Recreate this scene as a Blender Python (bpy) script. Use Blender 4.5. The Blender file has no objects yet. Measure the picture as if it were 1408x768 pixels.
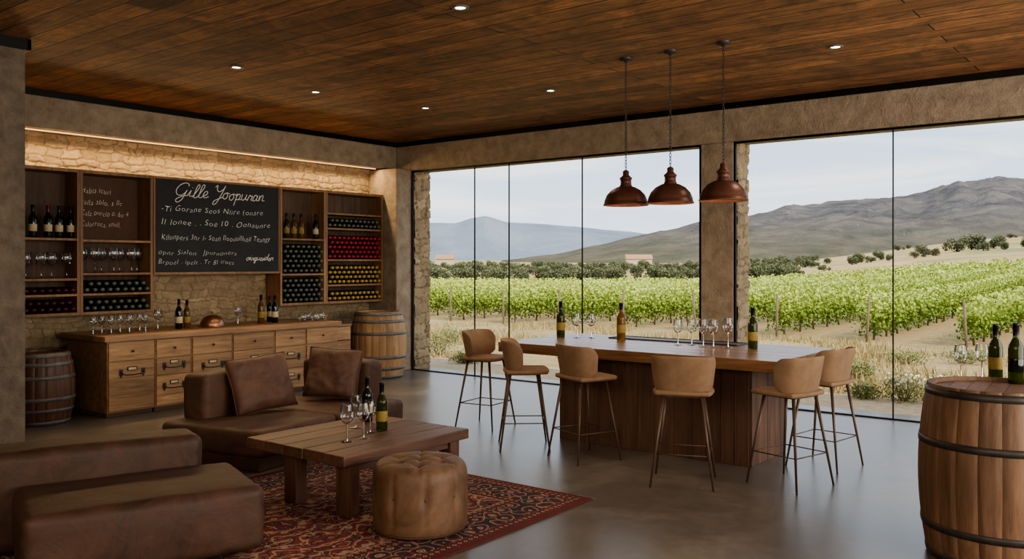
import bpy, bmesh, math, random
import numpy as np
from mathutils import Vector, Matrix, noise
random.seed(7); rng=np.random.default_rng(7)
SC=bpy.context.scene; C=SC.collection
R=math.radians; PI=math.pi
# ---------------- survey helpers (metres from the picture's perspective) -------------
F=1198.0; HZ=362.0; CH=1.7; AN=R(38)
FW=(-math.sin(AN),math.cos(AN)); RT=(math.cos(AN),math.sin(AN))
def LZ(l,Z): return (Z*FW[0]+l*RT[0], Z*FW[1]+l*RT[1])
def G(px,py,h=0.0):
    Z=F*(CH-h)/(py-HZ); return LZ((px-704)/F*Z,Z)
def onx(px,x):
    fr=(px-704)/F; t=x/(FW[0]+fr*RT[0]); return t*(FW[1]+fr*RT[1])
# ---------------- materials ----------------
def hx(s,k=1.0):
    s=s.lstrip('#'); o=[]
    for i in (0,2,4):
        c=int(s[i:i+2],16)/255; c=c/12.92 if c<=.04045 else ((c+.055)/1.055)**2.4
        o.append(c*k)
    return (o[0],o[1],o[2],1)
def nd(t,ty,ins=None,**props):
    n=t.nodes.new(ty)
    for k,v in props.items(): setattr(n,k,v)
    for k,v in (ins or {}).items():
        s=n.inputs[k]
        if isinstance(v,bpy.types.NodeSocket): t.links.new(v,s)
        else: s.default_value=v
    return n
def ramp(t,fac,stops,interp='LINEAR'):
    n=t.nodes.new('ShaderNodeValToRGB'); n.color_ramp.interpolation=interp
    e=n.color_ramp.elements
    e[0].position=stops[0][0]; e[0].color=stops[0][1]
    e[1].position=stops[-1][0]; e[1].color=stops[-1][1]
    for p,c in stops[1:-1]:
        k=e.new(p); k.color=c
    t.links.new(fac,n.inputs['Fac']); return n.outputs['Color']
def mth(t,op,a,b=0.0,c=None):
    n=t.nodes.new('ShaderNodeMath'); n.operation=op
    for i,v in enumerate((a,b) if c is None else (a,b,c)):
        if isinstance(v,bpy.types.NodeSocket): t.links.new(v,n.inputs[i])
        else: n.inputs[i].default_value=v
    return n.outputs[0]
def mixc(t,fac,a,b,bt='MIX'):
    return nd(t,'ShaderNodeMixRGB',{'Fac':fac,'Color1':a,'Color2':b},blend_type=bt).outputs['Color']
def newm(name,col=None,rough=.5,metal=0,**k):
    m=bpy.data.materials.new(name); m.use_nodes=True; t=m.node_tree; b=t.nodes['Principled BSDF']
    if col is not None: b.inputs['Base Color'].default_value=col
    b.inputs['Roughness'].default_value=rough; b.inputs['Metallic'].default_value=metal
    for kk,v in k.items(): b.inputs[kk.replace('_',' ')].default_value=v
    return m,t,b
def obco(t): return nd(t,'ShaderNodeTexCoord').outputs['Object']
def mapp(t,v,scale=(1,1,1),rot=(0,0,0),loc=(0,0,0)):
    return nd(t,'ShaderNodeMapping',{'Vector':v,'Scale':scale,'Rotation':rot,'Location':loc}).outputs['Vector']
def noi(t,v,scale,detail=4,rough=.55,dist=0.0):
    return nd(t,'ShaderNodeTexNoise',{'Vector':v,'Scale':scale,'Detail':detail,'Roughness':rough,'Distortion':dist}).outputs['Fac']
def bump(t,b,h,strength=.3,dist=.01):
    n=nd(t,'ShaderNodeBump',{'Height':h,'Strength':strength,'Distance':dist}); t.links.new(n.outputs['Normal'],b.inputs['Normal'])
def tint(t): return nd(t,'ShaderNodeAttribute',attribute_name='tint').outputs['Fac']
def wood(name,c1,c2,axis=0,rough=.5,scale=1.0,bs=.35,coat=0):
    m,t,b=newm(name,rough=rough); v=obco(t)
    sc=[11,11,11]; sc[axis]=.9
    vv=mapp(t,v,tuple(s*scale for s in sc))
    # shift the grain per board
    sh=nd(t,'ShaderNodeVectorMath',{0:vv},operation='ADD'); cmb=nd(t,'ShaderNodeCombineXYZ',{'X':mth(t,'MULTIPLY',tint(t),37.0),'Y':mth(t,'MULTIPLY',tint(t),53.0),'Z':mth(t,'MULTIPLY',tint(t),71.0)})
    t.links.new(cmb.outputs[0],sh.inputs[1]); vv=sh.outputs[0]
    a=noi(t,vv,1.0,6,.62,1.4)
    f=noi(t,vv,6.0,4,.7,.4)
    h=mth(t,'ADD',mth(t,'MULTIPLY',a,.7),mth(t,'MULTIPLY',f,.3))
    col=ramp(t,h,[(.32,c1),(.5,tuple((c1[i]+c2[i])/2 for i in range(3))+(1,)),(.66,c2)])
    big=noi(t,v,1.3,2)
    col=mixc(t,1.0,col,ramp(t,big,[(.3,(.72,.72,.72,1)),(.7,(1.1,1.1,1.1,1))]),'MULTIPLY')
    tt=nd(t,'ShaderNodeCombineXYZ',{'X':tint(t),'Y':tint(t),'Z':tint(t)}).outputs[0]
    col=mixc(t,1.0,col,tt,'MULTIPLY')
    t.links.new(col,b.inputs['Base Color']); bump(t,b,h,bs,.006)
    b.inputs['Coat Weight'].default_value=coat; b.inputs['Coat Roughness'].default_value=.25
    return m
def mottled(name,c1,c2,rough=.7,scale=3,bs=.3,fine=60,bd=.01):
    m,t,b=newm(name,rough=rough); v=obco(t)
    a=noi(t,v,scale,8,.65,.3); f=noi(t,v,fine,3,.6)
    t.links.new(ramp(t,a,[(.3,c1),(.7,c2)]),b.inputs['Base Color'])
    bump(t,b,mth(t,'ADD',a,mth(t,'MULTIPLY',f,.35)),bs,bd); return m
def leather(name,c1,c2,rough=.42,bs=.3):
    m,t,b=newm(name,rough=rough); v=obco(t)
    a=noi(t,v,3.2,9,.72,.8)
    t.links.new(ramp(t,a,[(.32,c1),(.68,c2)]),b.inputs['Base Color'])
    vo=nd(t,'ShaderNodeTexVoronoi',{'Vector':v,'Scale':130.0}).outputs['Distance']
    w=noi(t,v,6,6,.58,1.6)
    t.links.new(ramp(t,a,[(.3,(rough-.06,)*3+(1,)),(.7,(rough+.12,)*3+(1,))]),b.inputs['Roughness'])
    b.inputs['Specular IOR Level'].default_value=.4
    bump(t,b,mth(t,'ADD',mth(t,'MULTIPLY',vo,.10),w),bs,.014); return m
M={}
def ceilmat():
    m,t,b=newm('ceiling_planks',rough=.6); v=obco(t)
    br=nd(t,'ShaderNodeTexBrick',{'Vector':v,'Color1':hx('a87a54'),'Color2':hx('7c573b'),'Mortar':hx('0b0705'),'Scale':1.0,'Mortar Size':.007,'Mortar Smooth':.2,'Bias':0.0,'Brick Width':4.6,'Row Height':.24},offset=.37,offset_frequency=2)
    br2=nd(t,'ShaderNodeTexBrick',{'Vector':mapp(t,v,(1,1,1),(0,0,0),(4.6*3,.24*6,0)),'Color1':(1.25,1.2,1.15,1),'Color2':(.68,.66,.65,1),'Mortar':(.7,.7,.7,1),'Scale':1.0,'Mortar Size':.0,'Bias':0.1,'Brick Width':4.6,'Row Height':.24},offset=.37,offset_frequency=2)
    g=noi(t,mapp(t,v,(.9,12,1)),1.2,9,.72,2.2)
    big=noi(t,v,2.0,7,.72,1.4)
    kn=nd(t,'ShaderNodeTexVoronoi',{'Vector':mapp(t,v,(1.0,2.1,1)),'Scale':1.5}).outputs['Distance']
    col=mixc(t,1.0,br.outputs['Color'],ramp(t,g,[(.34,(.38,.35,.33,1)),(.5,(.92,.89,.86,1)),(.66,(1.45,1.40,1.35,1))]),'MULTIPLY')
    col=mixc(t,.85,col,br2.outputs['Color'],'MULTIPLY')
    col=mixc(t,1.0,col,ramp(t,big,[(.38,(.58,.58,.58,1)),(.62,(1.25,1.22,1.2,1))]),'MULTIPLY')
    col=mixc(t,1.0,col,ramp(t,kn,[(.02,(.25,.2,.18,1)),(.07,(1,1,1,1))]),'MULTIPLY')
    t.links.new(col,b.inputs['Base Color'])
    bump(t,b,mth(t,'SUBTRACT',mth(t,'MULTIPLY',g,.8),br.outputs['Fac']),.8,.012); return m
M['ceil']=ceilmat()
def floormat():
    m,t,b=newm('polished_concrete',rough=.3); v=obco(t)
    a=noi(t,v,.8,9,.60,.6); f=noi(t,v,12,6,.7)
    h=mth(t,'ADD',mth(t,'MULTIPLY',a,.7),mth(t,'MULTIPLY',f,.3))
    t.links.new(ramp(t,h,[(.28,hx('4d4843')),(.5,hx('6a645c')),(.72,hx('8b8377'))]),b.inputs['Base Color'])
    t.links.new(ramp(t,h,[(.3,(.26,)*3+(1,)),(.7,(.36,)*3+(1,))]),b.inputs['Roughness'])
    b.inputs['Specular IOR Level'].default_value=.6
    bump(t,b,h,.03,.006); return m
M['floor']=floormat()
M['plaster']=mottled('rough_concrete_plaster',hx('7c6d5b'),hx('a3937d'),.88,6,.9,48,.03)
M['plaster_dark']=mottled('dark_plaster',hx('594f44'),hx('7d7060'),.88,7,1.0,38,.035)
M['black']=newm('black_metal',hx('15130f'),.45,.6)[0]
M['iron']=mottled('dark_iron',hx('23201d'),hx('3d3833'),.45,12,.2)
M['steelhoop']=mottled('grey_hoop_steel',hx('4c4a48'),hx('6f6d6a'),.42,12,.2)
def stonemat():
    m,t,b=newm('rubble_stone',rough=.85); v=obco(t)
    col=ramp(t,tint(t),[(0,hx('8a785e')),(.15,hx('8f7d62')),(.45,hx('a69170')),(.7,hx('998464')),(1,hx('b5a07d'))])
    n=noi(t,v,9,8,.7,.4)
    col=mixc(t,1.0,col,ramp(t,n,[(.3,(.68,.68,.68,1)),(.7,(1.18,1.18,1.18,1))]),'MULTIPLY')
    t.links.new(col,b.inputs['Base Color']); bump(t,b,n,.8,.02); return m
M['stone']=stonemat()
M['cab']=wood('cabinet_wood',hx('7d5d40'),hx('ba966d'),1,.6)
M['cabtop']=wood('cabinet_top_wood',hx('765740'),hx('aa8560'),1,.5)
M['shelf']=wood('shelf_wood',hx('745338'),hx('a8825a'),2,.6)
M['shelfback']=wood('shelf_back_wood',hx('443325'),hx('68513d'),2,.7)
M['bartop']=wood('bar_top_wood',hx('5e402b'),hx('9a7350'),0,.34,coat=.25)
M['barbody']=wood('bar_board_wood',hx('402c21'),hx('6c4d39'),2,.62,bs=.9)
M['table']=wood('coffee_table_wood',hx('432d23'),hx('785845'),1,.46,bs=.9)
M['barrel_red']=wood('barrel_oak_red',hx('5c4130'),hx('8f6e52'),2,.62,bs=.7)
M['barrel_pale']=wood('barrel_oak_pale',hx('8a6a46'),hx('bd9870'),2,.6,bs=.5)
M['barrel_dark']=wood('barrel_oak_dark',hx('4c3224'),hx('77543c'),2,.5,bs=.5)
M['leather']=leather('brown_leather',hx('33231a'),hx('553b2d'),.56)
M['leather2']=leather('brown_leather_light',hx('3e2b20'),hx('644838'),.56)
M['pouf']=leather('tan_leather',hx('4e3929'),hx('7c5f47'),.5,.25)
M['suede']=mottled('tan_suede',hx('745a44'),hx('92765a'),.85,5,.2,140,.003)
M['legm']=newm('stool_leg_metal',hx('5c4a3d'),.45,.3)[0]
M['copper']=mottled('dark_copper',hx('4d3027'),hx('6f4a3b'),.42,6,.1)
M['copper'].node_tree.nodes['Principled BSDF'].inputs['Metallic'].default_value=.4
M['copper2']=newm('brushed_copper',hx('a0765a'),.35,.9)[0]
M['slate']=mottled('chalkboard_slate',hx('222324'),hx('303131'),.8,3,.1)
M['chalk']=newm('white_chalk',hx('e4e1d9'),.9)[0]
def emis(name,col,s):
    m=bpy.data.materials.new(name); m.use_nodes=True; t=m.node_tree; t.nodes.clear()
    e=nd(t,'ShaderNodeEmission',{'Color':col,'Strength':s}); o=nd(t,'ShaderNodeOutputMaterial'); t.links.new(e.outputs[0],o.inputs[0]); return m
M['ledstrip']=emis('warm_led',(1,.64,.28,1),1.5)
M['lens']=emis('downlight_lens',(1,.86,.66,1),9.0)
M['bulb']=emis('bulb_glow',(1,.70,.42,1),5.0)
def thin(name,col,blend,rough=.02,maxf=1.0,edge=None,minf=0.0):
    m=bpy.data.materials.new(name); m.use_nodes=True; t=m.node_tree; t.nodes.clear()
    tr=nd(t,'ShaderNodeBsdfTransparent',{'Color':col}); gl=nd(t,'ShaderNodeBsdfGlossy',{'Color':(1,1,1,1),'Roughness':rough})
    lw=nd(t,'ShaderNodeLayerWeight',{'Blend':blend}); f=mth(t,'ADD',mth(t,'MULTIPLY',lw.outputs['Fresnel'],maxf),minf)
    if edge:
        l2=nd(t,'ShaderNodeLayerWeight',{'Blend':.5}); t.links.new(ramp(t,l2.outputs['Facing'],[(.5,col),(.95,edge)]),tr.inputs['Color'])
    mx=nd(t,'ShaderNodeMixShader',{0:f,1:tr.outputs[0],2:gl.outputs[0]}); o=nd(t,'ShaderNodeOutputMaterial'); t.links.new(mx.outputs[0],o.inputs[0]); return m
M['pane']=thin('window_glass',(.97,.98,.98,1),.08,.0,.35)
M['glass']=thin('clear_wine_glass',(.91,.92,.93,1),.30,.04,.9,(.36,.38,.40,1),.03)
M['stemg']=thin('clear_glass_stem',(.72,.74,.76,1),.55,.08,.9,(.4,.42,.44,1),.12)
def bglass(name,col,tr=.55):
    m,t,b=newm(name,col,.06); b.inputs['Transmission Weight'].default_value=tr; b.inputs['IOR'].default_value=1.35; return m
M['b_dark']=newm('dark_bottle_glass',hx('10130d'),.08)[0]
M['b_green']=bglass('green_bottle_glass',hx('3c4414'),.6)
M['b_amber']=bglass('amber_bottle_glass',hx('7d5c18'),.6)
M['label']=mottled('paper_label',hx('a89878'),hx('c8bb9c'),.8,20,.05)
M['label_y']=mottled('ochre_label',hx('75632c'),hx('9c8748'),.8,20,.05)
M['foil_black']=newm('black_foil',hx('101010'),.3,.3)[0]
M['foil_red']=newm('red_foil',hx('a82234'),.4,.1)[0]
M['foil_yellow']=newm('yellow_foil',hx('b39645'),.4,.2)[0]
M['foil_grey']=newm('grey_foil',hx('62685a'),.35,.3)[0]
M['foil_wine']=newm('wine_foil',hx('5c1a20'),.35,.3)[0]
def leafmat(name,c1,c2,c3):
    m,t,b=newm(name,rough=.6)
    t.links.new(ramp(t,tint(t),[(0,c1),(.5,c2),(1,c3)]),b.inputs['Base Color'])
    b.inputs['Specular IOR Level'].default_value=.25
    return m
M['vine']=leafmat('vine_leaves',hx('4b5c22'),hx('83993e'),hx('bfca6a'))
M['olive']=leafmat('olive_tree_leaves',hx('454b36'),hx('646a4c'),hx('8a8d69'))
M['shrub']=leafmat('shrub_leaves',hx('4c5632'),hx('7a8150'),hx('a8aa78'))
M['dry']=leafmat('dry_grass_blades',hx('75713f'),hx('ab9666'),hx('cdb98c'))
M['flower']=newm('white_petals',hx('e9e6dc'),.7)[0]
M['bark']=mottled('bark',hx('4a3a2c'),hx('6f5c48'),.9,12,.5)
M['post']=mottled('weathered_post_wood',hx('6b5a48'),hx('8e7c66'),.9,12,.4)
M['gravel']=mottled('pale_gravel',hx('a58e70'),hx('cdb896'),.95,9,.9,45,.03)
def fieldmat():
    m,t,b=newm('dry_field',rough=.95); v=obco(t)
    a=noi(t,v,.35,8,.65,.5); f=noi(t,v,5,6,.7)
    h=mth(t,'ADD',mth(t,'MULTIPLY',a,.6),mth(t,'MULTIPLY',f,.4))
    near=ramp(t,h,[(.3,hx('6f6a40')),(.45,hx('98855a')),(.6,hx('b39b70')),(.75,hx('c6b189'))])
    soil=ramp(t,f,[(.3,hx('8f7a4c')),(.7,hx('ae9468'))])
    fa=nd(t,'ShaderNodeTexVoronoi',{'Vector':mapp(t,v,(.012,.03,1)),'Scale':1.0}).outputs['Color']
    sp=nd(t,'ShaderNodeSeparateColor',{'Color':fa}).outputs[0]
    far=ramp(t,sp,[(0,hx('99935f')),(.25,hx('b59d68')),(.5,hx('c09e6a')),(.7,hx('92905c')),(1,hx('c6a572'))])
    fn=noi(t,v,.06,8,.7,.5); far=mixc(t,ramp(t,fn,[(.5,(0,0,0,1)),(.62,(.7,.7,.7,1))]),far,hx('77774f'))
    s=nd(t,'ShaderNodeSeparateXYZ',{'Vector':v})
    c=mixc(t,mth(t,'GREATER_THAN',s.outputs['Y'],20.0),near,soil)
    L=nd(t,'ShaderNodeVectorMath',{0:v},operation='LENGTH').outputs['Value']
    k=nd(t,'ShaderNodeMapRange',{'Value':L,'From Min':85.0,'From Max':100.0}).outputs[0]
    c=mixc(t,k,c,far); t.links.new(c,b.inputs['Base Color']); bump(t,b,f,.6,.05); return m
M['field']=fieldmat()
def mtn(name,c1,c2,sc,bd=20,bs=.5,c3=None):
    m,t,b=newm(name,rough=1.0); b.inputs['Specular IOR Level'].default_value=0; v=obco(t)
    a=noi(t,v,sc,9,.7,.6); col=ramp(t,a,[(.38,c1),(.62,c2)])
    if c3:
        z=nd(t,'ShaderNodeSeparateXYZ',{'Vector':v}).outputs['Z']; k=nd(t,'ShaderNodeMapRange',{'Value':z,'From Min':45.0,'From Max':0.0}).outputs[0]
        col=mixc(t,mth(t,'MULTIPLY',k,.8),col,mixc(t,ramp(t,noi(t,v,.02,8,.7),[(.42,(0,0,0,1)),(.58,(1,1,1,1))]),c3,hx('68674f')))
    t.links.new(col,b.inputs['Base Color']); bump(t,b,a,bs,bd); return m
M['mt_near']=mtn('near_mountain_hazed',hx('5f5e62'),hx('868079'),.035,14,.75,hx('857a60'))  # aerial haze is mixed into these greyed base colours
M['mt_far']=mtn('far_mountain_hazed',hx('7a838e'),hx('8c949e'),.004)  # blue-grey carries the distance haze, painted into the colour
def rugmat(a,bb):
    m,t,b=newm('red_patterned_rug',rough=.95); v=obco(t); s=nd(t,'ShaderNodeSeparateXYZ',{'Vector':v})
    ax=mth(t,'ABSOLUTE',s.outputs['X']); ay=mth(t,'ABSOLUTE',s.outputs['Y'])
    d=mth(t,'MINIMUM',mth(t,'SUBTRACT',a,ax),mth(t,'SUBTRACT',bb,ay))
    vec=nd(t,'ShaderNodeCombineXYZ',{'X':ax,'Y':ay,'Z':0.0}).outputs[0]
    wob=nd(t,'ShaderNodeTexNoise',{'Vector':vec,'Scale':7.0,'Detail':2.0}).outputs['Color']
    vec2=nd(t,'ShaderNodeMixRGB',{'Fac':.10,'Color1':vec,'Color2':wob},blend_type='ADD').outputs['Color']
    red=hx('7c2f29');dred=hx('5a221f');navy=hx('2a272f');crm=hx('a8937a');rust=hx('8a4c3a')
    vo=nd(t,'ShaderNodeTexVoronoi',{'Vector':vec2,'Scale':4.2,'Randomness':.7},distance='EUCLIDEAN').outputs['Distance']
    field=ramp(t,vo,[(0,crm),(.06,navy),(.10,crm),(.13,rust),(.21,navy),(.25,red),(.40,crm),(.425,red),(.52,navy),(.56,crm),(.59,red)],'CONSTANT')
    w2=nd(t,'ShaderNodeTexWave',{'Vector':vec,'Scale':2.2,'Distortion':16.0,'Detail':2.0,'Detail Scale':2.2}).outputs['Fac']
    field=mixc(t,mth(t,'MULTIPLY',mth(t,'GREATER_THAN',w2,.90),.85),field,crm); field=mixc(t,mth(t,'MULTIPLY',mth(t,'LESS_THAN',w2,.08),.85),field,navy)
    vo2=nd(t,'ShaderNodeTexVoronoi',{'Vector':vec2,'Scale':7.5,'Randomness':.45}).outputs['Distance']
    bord=ramp(t,vo2,[(0,crm),(.10,rust),(.18,crm),(.23,navy),(.40,red),(.48,crm),(.52,navy)],'CONSTANT')
    vo3=nd(t,'ShaderNodeTexVoronoi',{'Vector':vec,'Scale':20.0,'Randomness':.1},distance='MANHATTAN').outputs['Distance']
    small=ramp(t,vo3,[(0,red),(.2,crm),(.36,dred),(1,navy)],'CONSTANT')
    c=mixc(t,mth(t,'LESS_THAN',d,.46),field,crm); c=mixc(t,mth(t,'LESS_THAN',d,.45),c,small)
    c=mixc(t,mth(t,'LESS_THAN',d,.38),c,bord); c=mixc(t,mth(t,'LESS_THAN',d,.13),c,small); c=mixc(t,mth(t,'LESS_THAN',d,.05),c,dred)
    n=noi(t,v,3,6,.7); c=mixc(t,1.0,c,ramp(t,n,[(.3,(.7,.7,.7,1)),(.7,(1.15,1.15,1.15,1))]),'MULTIPLY')
    t.links.new(c,b.inputs['Base Color']); bump(t,b,noi(t,v,180,2),.5,.006); return m
# ---------------- mesh builder ----------------
def rt(a=.82,b=1.15): return random.uniform(a,b)
class MB:
    def __init__(s): s.v=[];s.f=[];s.t=[];s.m=[];s.s=[]
    def add(s,vs,fs,mat=0,tint=1.0,smooth=False,X=None):
        o=len(s.v)
        s.v+=[tuple(X@Vector(p)) for p in vs] if X is not None else [tuple(p) for p in vs]
        for f in fs: s.f.append([o+i for i in f]); s.t.append(tint); s.m.append(mat); s.s.append(smooth)
        return s
    def box(s,x0,x1,y0,y1,z0,z1,mat=0,tint=1.0,X=None):
        vs=[(x,y,z) for x in (x0,x1) for y in (y0,y1) for z in (z0,z1)]
        return s.add(vs,[(0,1,3,2),(4,6,7,5),(0,4,5,1),(2,3,7,6),(0,2,6,4),(1,5,7,3)],mat,tint,False,X)
    def lathe(s,prof,c=(0,0,0),seg=24,mat=0,tint=1.0,smooth=True,cap=True,X=None):
        vs=[];fs=[];n=len(prof)
        for r,z in prof:
            r=max(r,.0002)
            for k in range(seg):
                a=2*PI*k/seg; vs.append((c[0]+r*math.cos(a),c[1]+r*math.sin(a),c[2]+z))
        for i in range(n-1):
            for k in range(seg):
                k2=(k+1)%seg; fs.append((i*seg+k,i*seg+k2,(i+1)*seg+k2,(i+1)*seg+k))
        if cap: fs.append(tuple(range(seg))[::-1]); fs.append(tuple((n-1)*seg+k for k in range(seg)))
        return s.add(vs,fs,mat,tint,smooth,X)
    def tube(s,pts,r,seg=8,mat=0,tint=1.0,X=None,closed=False):
        pts=[Vector(p) for p in pts]; n=len(pts); vs=[];fs=[]
        rr=r if isinstance(r,(list,tuple)) else [r]*n
        prev=None
        for i,p in enumerate(pts):
            if closed: d=(pts[(i+1)%n]-pts[i-1])
            else: d=(pts[min(i+1,n-1)]-pts[max(i-1,0)])
            d=d.normalized() if d.length>1e-9 else Vector((0,0,1))
            if prev is None:
                u=d.orthogonal().normalized()
            else:
                u=prev-d*prev.dot(d); u=u.normalized() if u.length>1e-6 else d.orthogonal().normalized()
            prev=u; w=d.cross(u)
            for k in range(seg):
                a=2*PI*k/seg; vs.append(p+(u*math.cos(a)+w*math.sin(a))*rr[i])
        m=n if closed else n-1
        for i in range(m):
            j=(i+1)%n
            for k in range(seg):
                k2=(k+1)%seg; fs.append((i*seg+k,i*seg+k2,j*seg+k2,j*seg+k))
        if not closed: fs.append(tuple(range(seg))[::-1]); fs.append(tuple((n-1)*seg+k for k in range(seg)))
        return s.add(vs,fs,mat,tint,True,X)
    def rbox(s,c,size,r,puff=0.0,wr=0.0,mat=0,tint=1.0,X=None,k=4,mid=8,seed=0.0):
        h=[x/2 for x in size]; r=min(r,min(h)*.98)
        def line(hh):
            a=[-hh+r*i/k for i in range(k)]
            m_=[-(hh-r)+2*(hh-r)*i/mid for i in range(mid+1)]
            return a+m_+[-x for x in a[::-1]]
        Ls=[line(x) for x in h]
        for ax in range(3):
            u,w=[i for i in range(3) if i!=ax]
            for sg in (-1,1):
                vs=[];fs=[];A=Ls[u];B=Ls[w];nb=len(B)
                for a in A:
                    for b_ in B:
                        p=[0,0,0]; p[ax]=sg*h[ax]; p[u]=a; p[w]=b_
                        q=[max(-(h[i]-r),min(h[i]-r,p[i])) for i in range(3)]
                        d=Vector([p[i]-q[i] for i in range(3)])
                        if d.length>1e-9: d=d.normalized()*r
                        P=Vector(q)+d
                        nrm=d.normalized() if d.length>1e-9 else Vector((0,0,1))
                        if puff:
                            for i in range(3):
                                o=[j for j in range(3) if j!=i]
                                wgt=max(0,1-(P[o[0]]/h[o[0]])**2)*max(0,1-(P[o[1]]/h[o[1]])**2)
                                P[i]+=puff*wgt*(P[i]/h[i])*abs(P[i]/h[i])
                        if wr:
                            P+=nrm*wr*(noise.fractal(Vector((P.x*4+seed,P.y*4,P.z*4)),1.0,2.0,4))
                        vs.append((P.x+c[0],P.y+c[1],P.z+c[2]))
                for i in range(len(A)-1):
                    for j in range(nb-1): fs.append((i*nb+j,(i+1)*nb+j,(i+1)*nb+j+1,i*nb+j+1))
                s.add(vs,fs,mat,tint,True,X)
        return s
    def build(s,name,mats,parent=None,bevel=0,weld=False,solid=0,sub=0):
        me=bpy.data.meshes.new(name); me.from_pydata(s.v,[],s.f)
        if not isinstance(mats,(list,tuple)): mats=[mats]
        for m in mats: me.materials.append(m)
        me.polygons.foreach_set('material_index',s.m); me.polygons.foreach_set('use_smooth',s.s)
        a=me.attributes.new('tint','FLOAT','FACE'); a.data.foreach_set('value',s.t)
        if len(s.f)<30000:
            b=bmesh.new(); b.from_mesh(me)
            if weld: bmesh.ops.remove_doubles(b,verts=b.verts,dist=.0002)
            bmesh.ops.recalc_face_normals(b,faces=b.faces); b.to_mesh(me); b.free()
        me.update(); o=bpy.data.objects.new(name,me); C.objects.link(o)
        if parent: o.parent=parent
        if solid: md=o.modifiers.new('s','SOLIDIFY'); md.thickness=solid; md.offset=0
        if sub: md=o.modifiers.new('u','SUBSURF'); md.levels=sub; md.render_levels=sub
        if bevel: md=o.modifiers.new('b','BEVEL'); md.width=bevel; md.segments=2; md.limit_method='ANGLE'; md.angle_limit=R(40)
        return o
def thing(name,label,cat,loc=(0,0,0),rz=0,group=None):
    o=bpy.data.objects.new(name,None); C.objects.link(o); o.empty_display_size=.1
    o.location=loc; o.rotation_euler=(0,0,rz); o['label']=label; o['category']=cat
    if group: o['group']=group
    return o
def tag(o,label,cat,group=None,kind=None):
    o['label']=label; o['category']=cat
    if group: o['group']=group
    if kind: o['kind']=kind
    return o
def struct(o,label=None):
    o['kind']='structure'
    if label: o['label']=label
    return o
def dup(root):
    r=root.copy(); C.objects.link(r)
    for ch in list(root.children):
        c=ch.copy(); C.objects.link(c); c.parent=r
        for g in list(ch.children):
            d=g.copy(); C.objects.link(d); d.parent=c
    return r
CACHE={}
def put(key,maker,loc,rz,label,cat,group=None,rot=None,scale=None):
    if key in CACHE: o=dup(CACHE[key])
    else: o=maker(); CACHE[key]=o
    o.location=loc; o.rotation_euler=rot if rot else (0,0,rz); o['label']=label; o['category']=cat
    o.scale=(scale,)*3 if scale else (1,1,1)
    if group: o['group']=group
    elif 'group' in o: del o['group']
    return o
# ---------------- ROOM ----------------
XL=-10.2; YW=10.0; HC=3.65; HW=3.18
b=MB(); b.box(-10.9,3.2,-3.2,10.42,-.2,0); struct(b.build('floor',M['floor']))
b=MB(); b.box(-10.9,3.2,-3.2,10.42,HC,HC+.3); struct(b.build('ceiling',M['ceil']))
b=MB(); b.box(-10.9,3.2,YW,YW+.4,HW,HC); b.box(-10.9,-9.87,YW,YW+.4,0,HW); b.box(-4.83,-4.40,YW,YW+.4,0,HW); b.box(2.5,3.2,YW,YW+.4,0,HW)
b.box(-10.5,-9.87,9.68,YW,0,HW+.02)
struct(b.build('wall_window',M['plaster'],bevel=.012))
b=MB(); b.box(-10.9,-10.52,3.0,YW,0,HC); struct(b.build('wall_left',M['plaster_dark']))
b=MB(); b.box(-10.52,XL,3.0,YW,3.22,HC); struct(b.build('wall_left_soffit',M['plaster'],bevel=.008))
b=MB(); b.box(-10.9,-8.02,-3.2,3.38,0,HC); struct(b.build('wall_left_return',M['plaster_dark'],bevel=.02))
b=MB(); b.box(3.0,3.2,-3.2,YW,0,HC); struct(b.build('wall_right',M['plaster']))
b=MB(); b.box(-8.02,3.0,-3.2,-3.0,0,HC); struct(b.build('wall_back',M['plaster']))
b=MB(); b.box(XL,XL+.03,3.38,YW-.03,HC-.07,HC); struct(b.build('trim_1',M['black']))
b=MB(); b.box(XL,3.0,YW-.03,YW,HC-.07,HC); struct(b.build('trim_2',M['black']))
b=MB(); b.box(-8.02,-7.99,-3.0,3.41,HC-.09,HC); b.box(-10.2,-7.99,3.38,3.41,HC-.09,HC); struct(b.build('trim_3',M['black']))
def window(nm,x0,x1,mull):
    b=MB(); y0,y1=YW+.01,YW+.05; e=.026
    b.box(x0,x1,y0,y1,HW-e,HW); b.box(x0,x1,y0,y1,-.01,.015)
    b.box(x0,x0+e,y0,y1,.015,HW-e); b.box(x1-e,x1,y0,y1,.015,HW-e)
    for x in mull: b.box(x-.006,x+.006,y0+.01,y1-.01,.015,HW-e)
    fr=struct(b.build(nm,M['black']))
    g=MB(); xs=[x0+e]+mull+[x1-e]
    for a,c in zip(xs[:-1],xs[1:]): g.add([(a,y0+.02,.015),(c,y0+.02,.015),(c,y0+.02,HW-e),(a,y0+.02,HW-e)],[(0,1,2,3)])
    g.build('pane',M['pane'],fr)
window('window_1',-9.87,-4.83,[-8.55,-7.89,-6.61])
window('window_2',-4.40,2.5,[-2.57,-.7,1.1])
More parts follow.
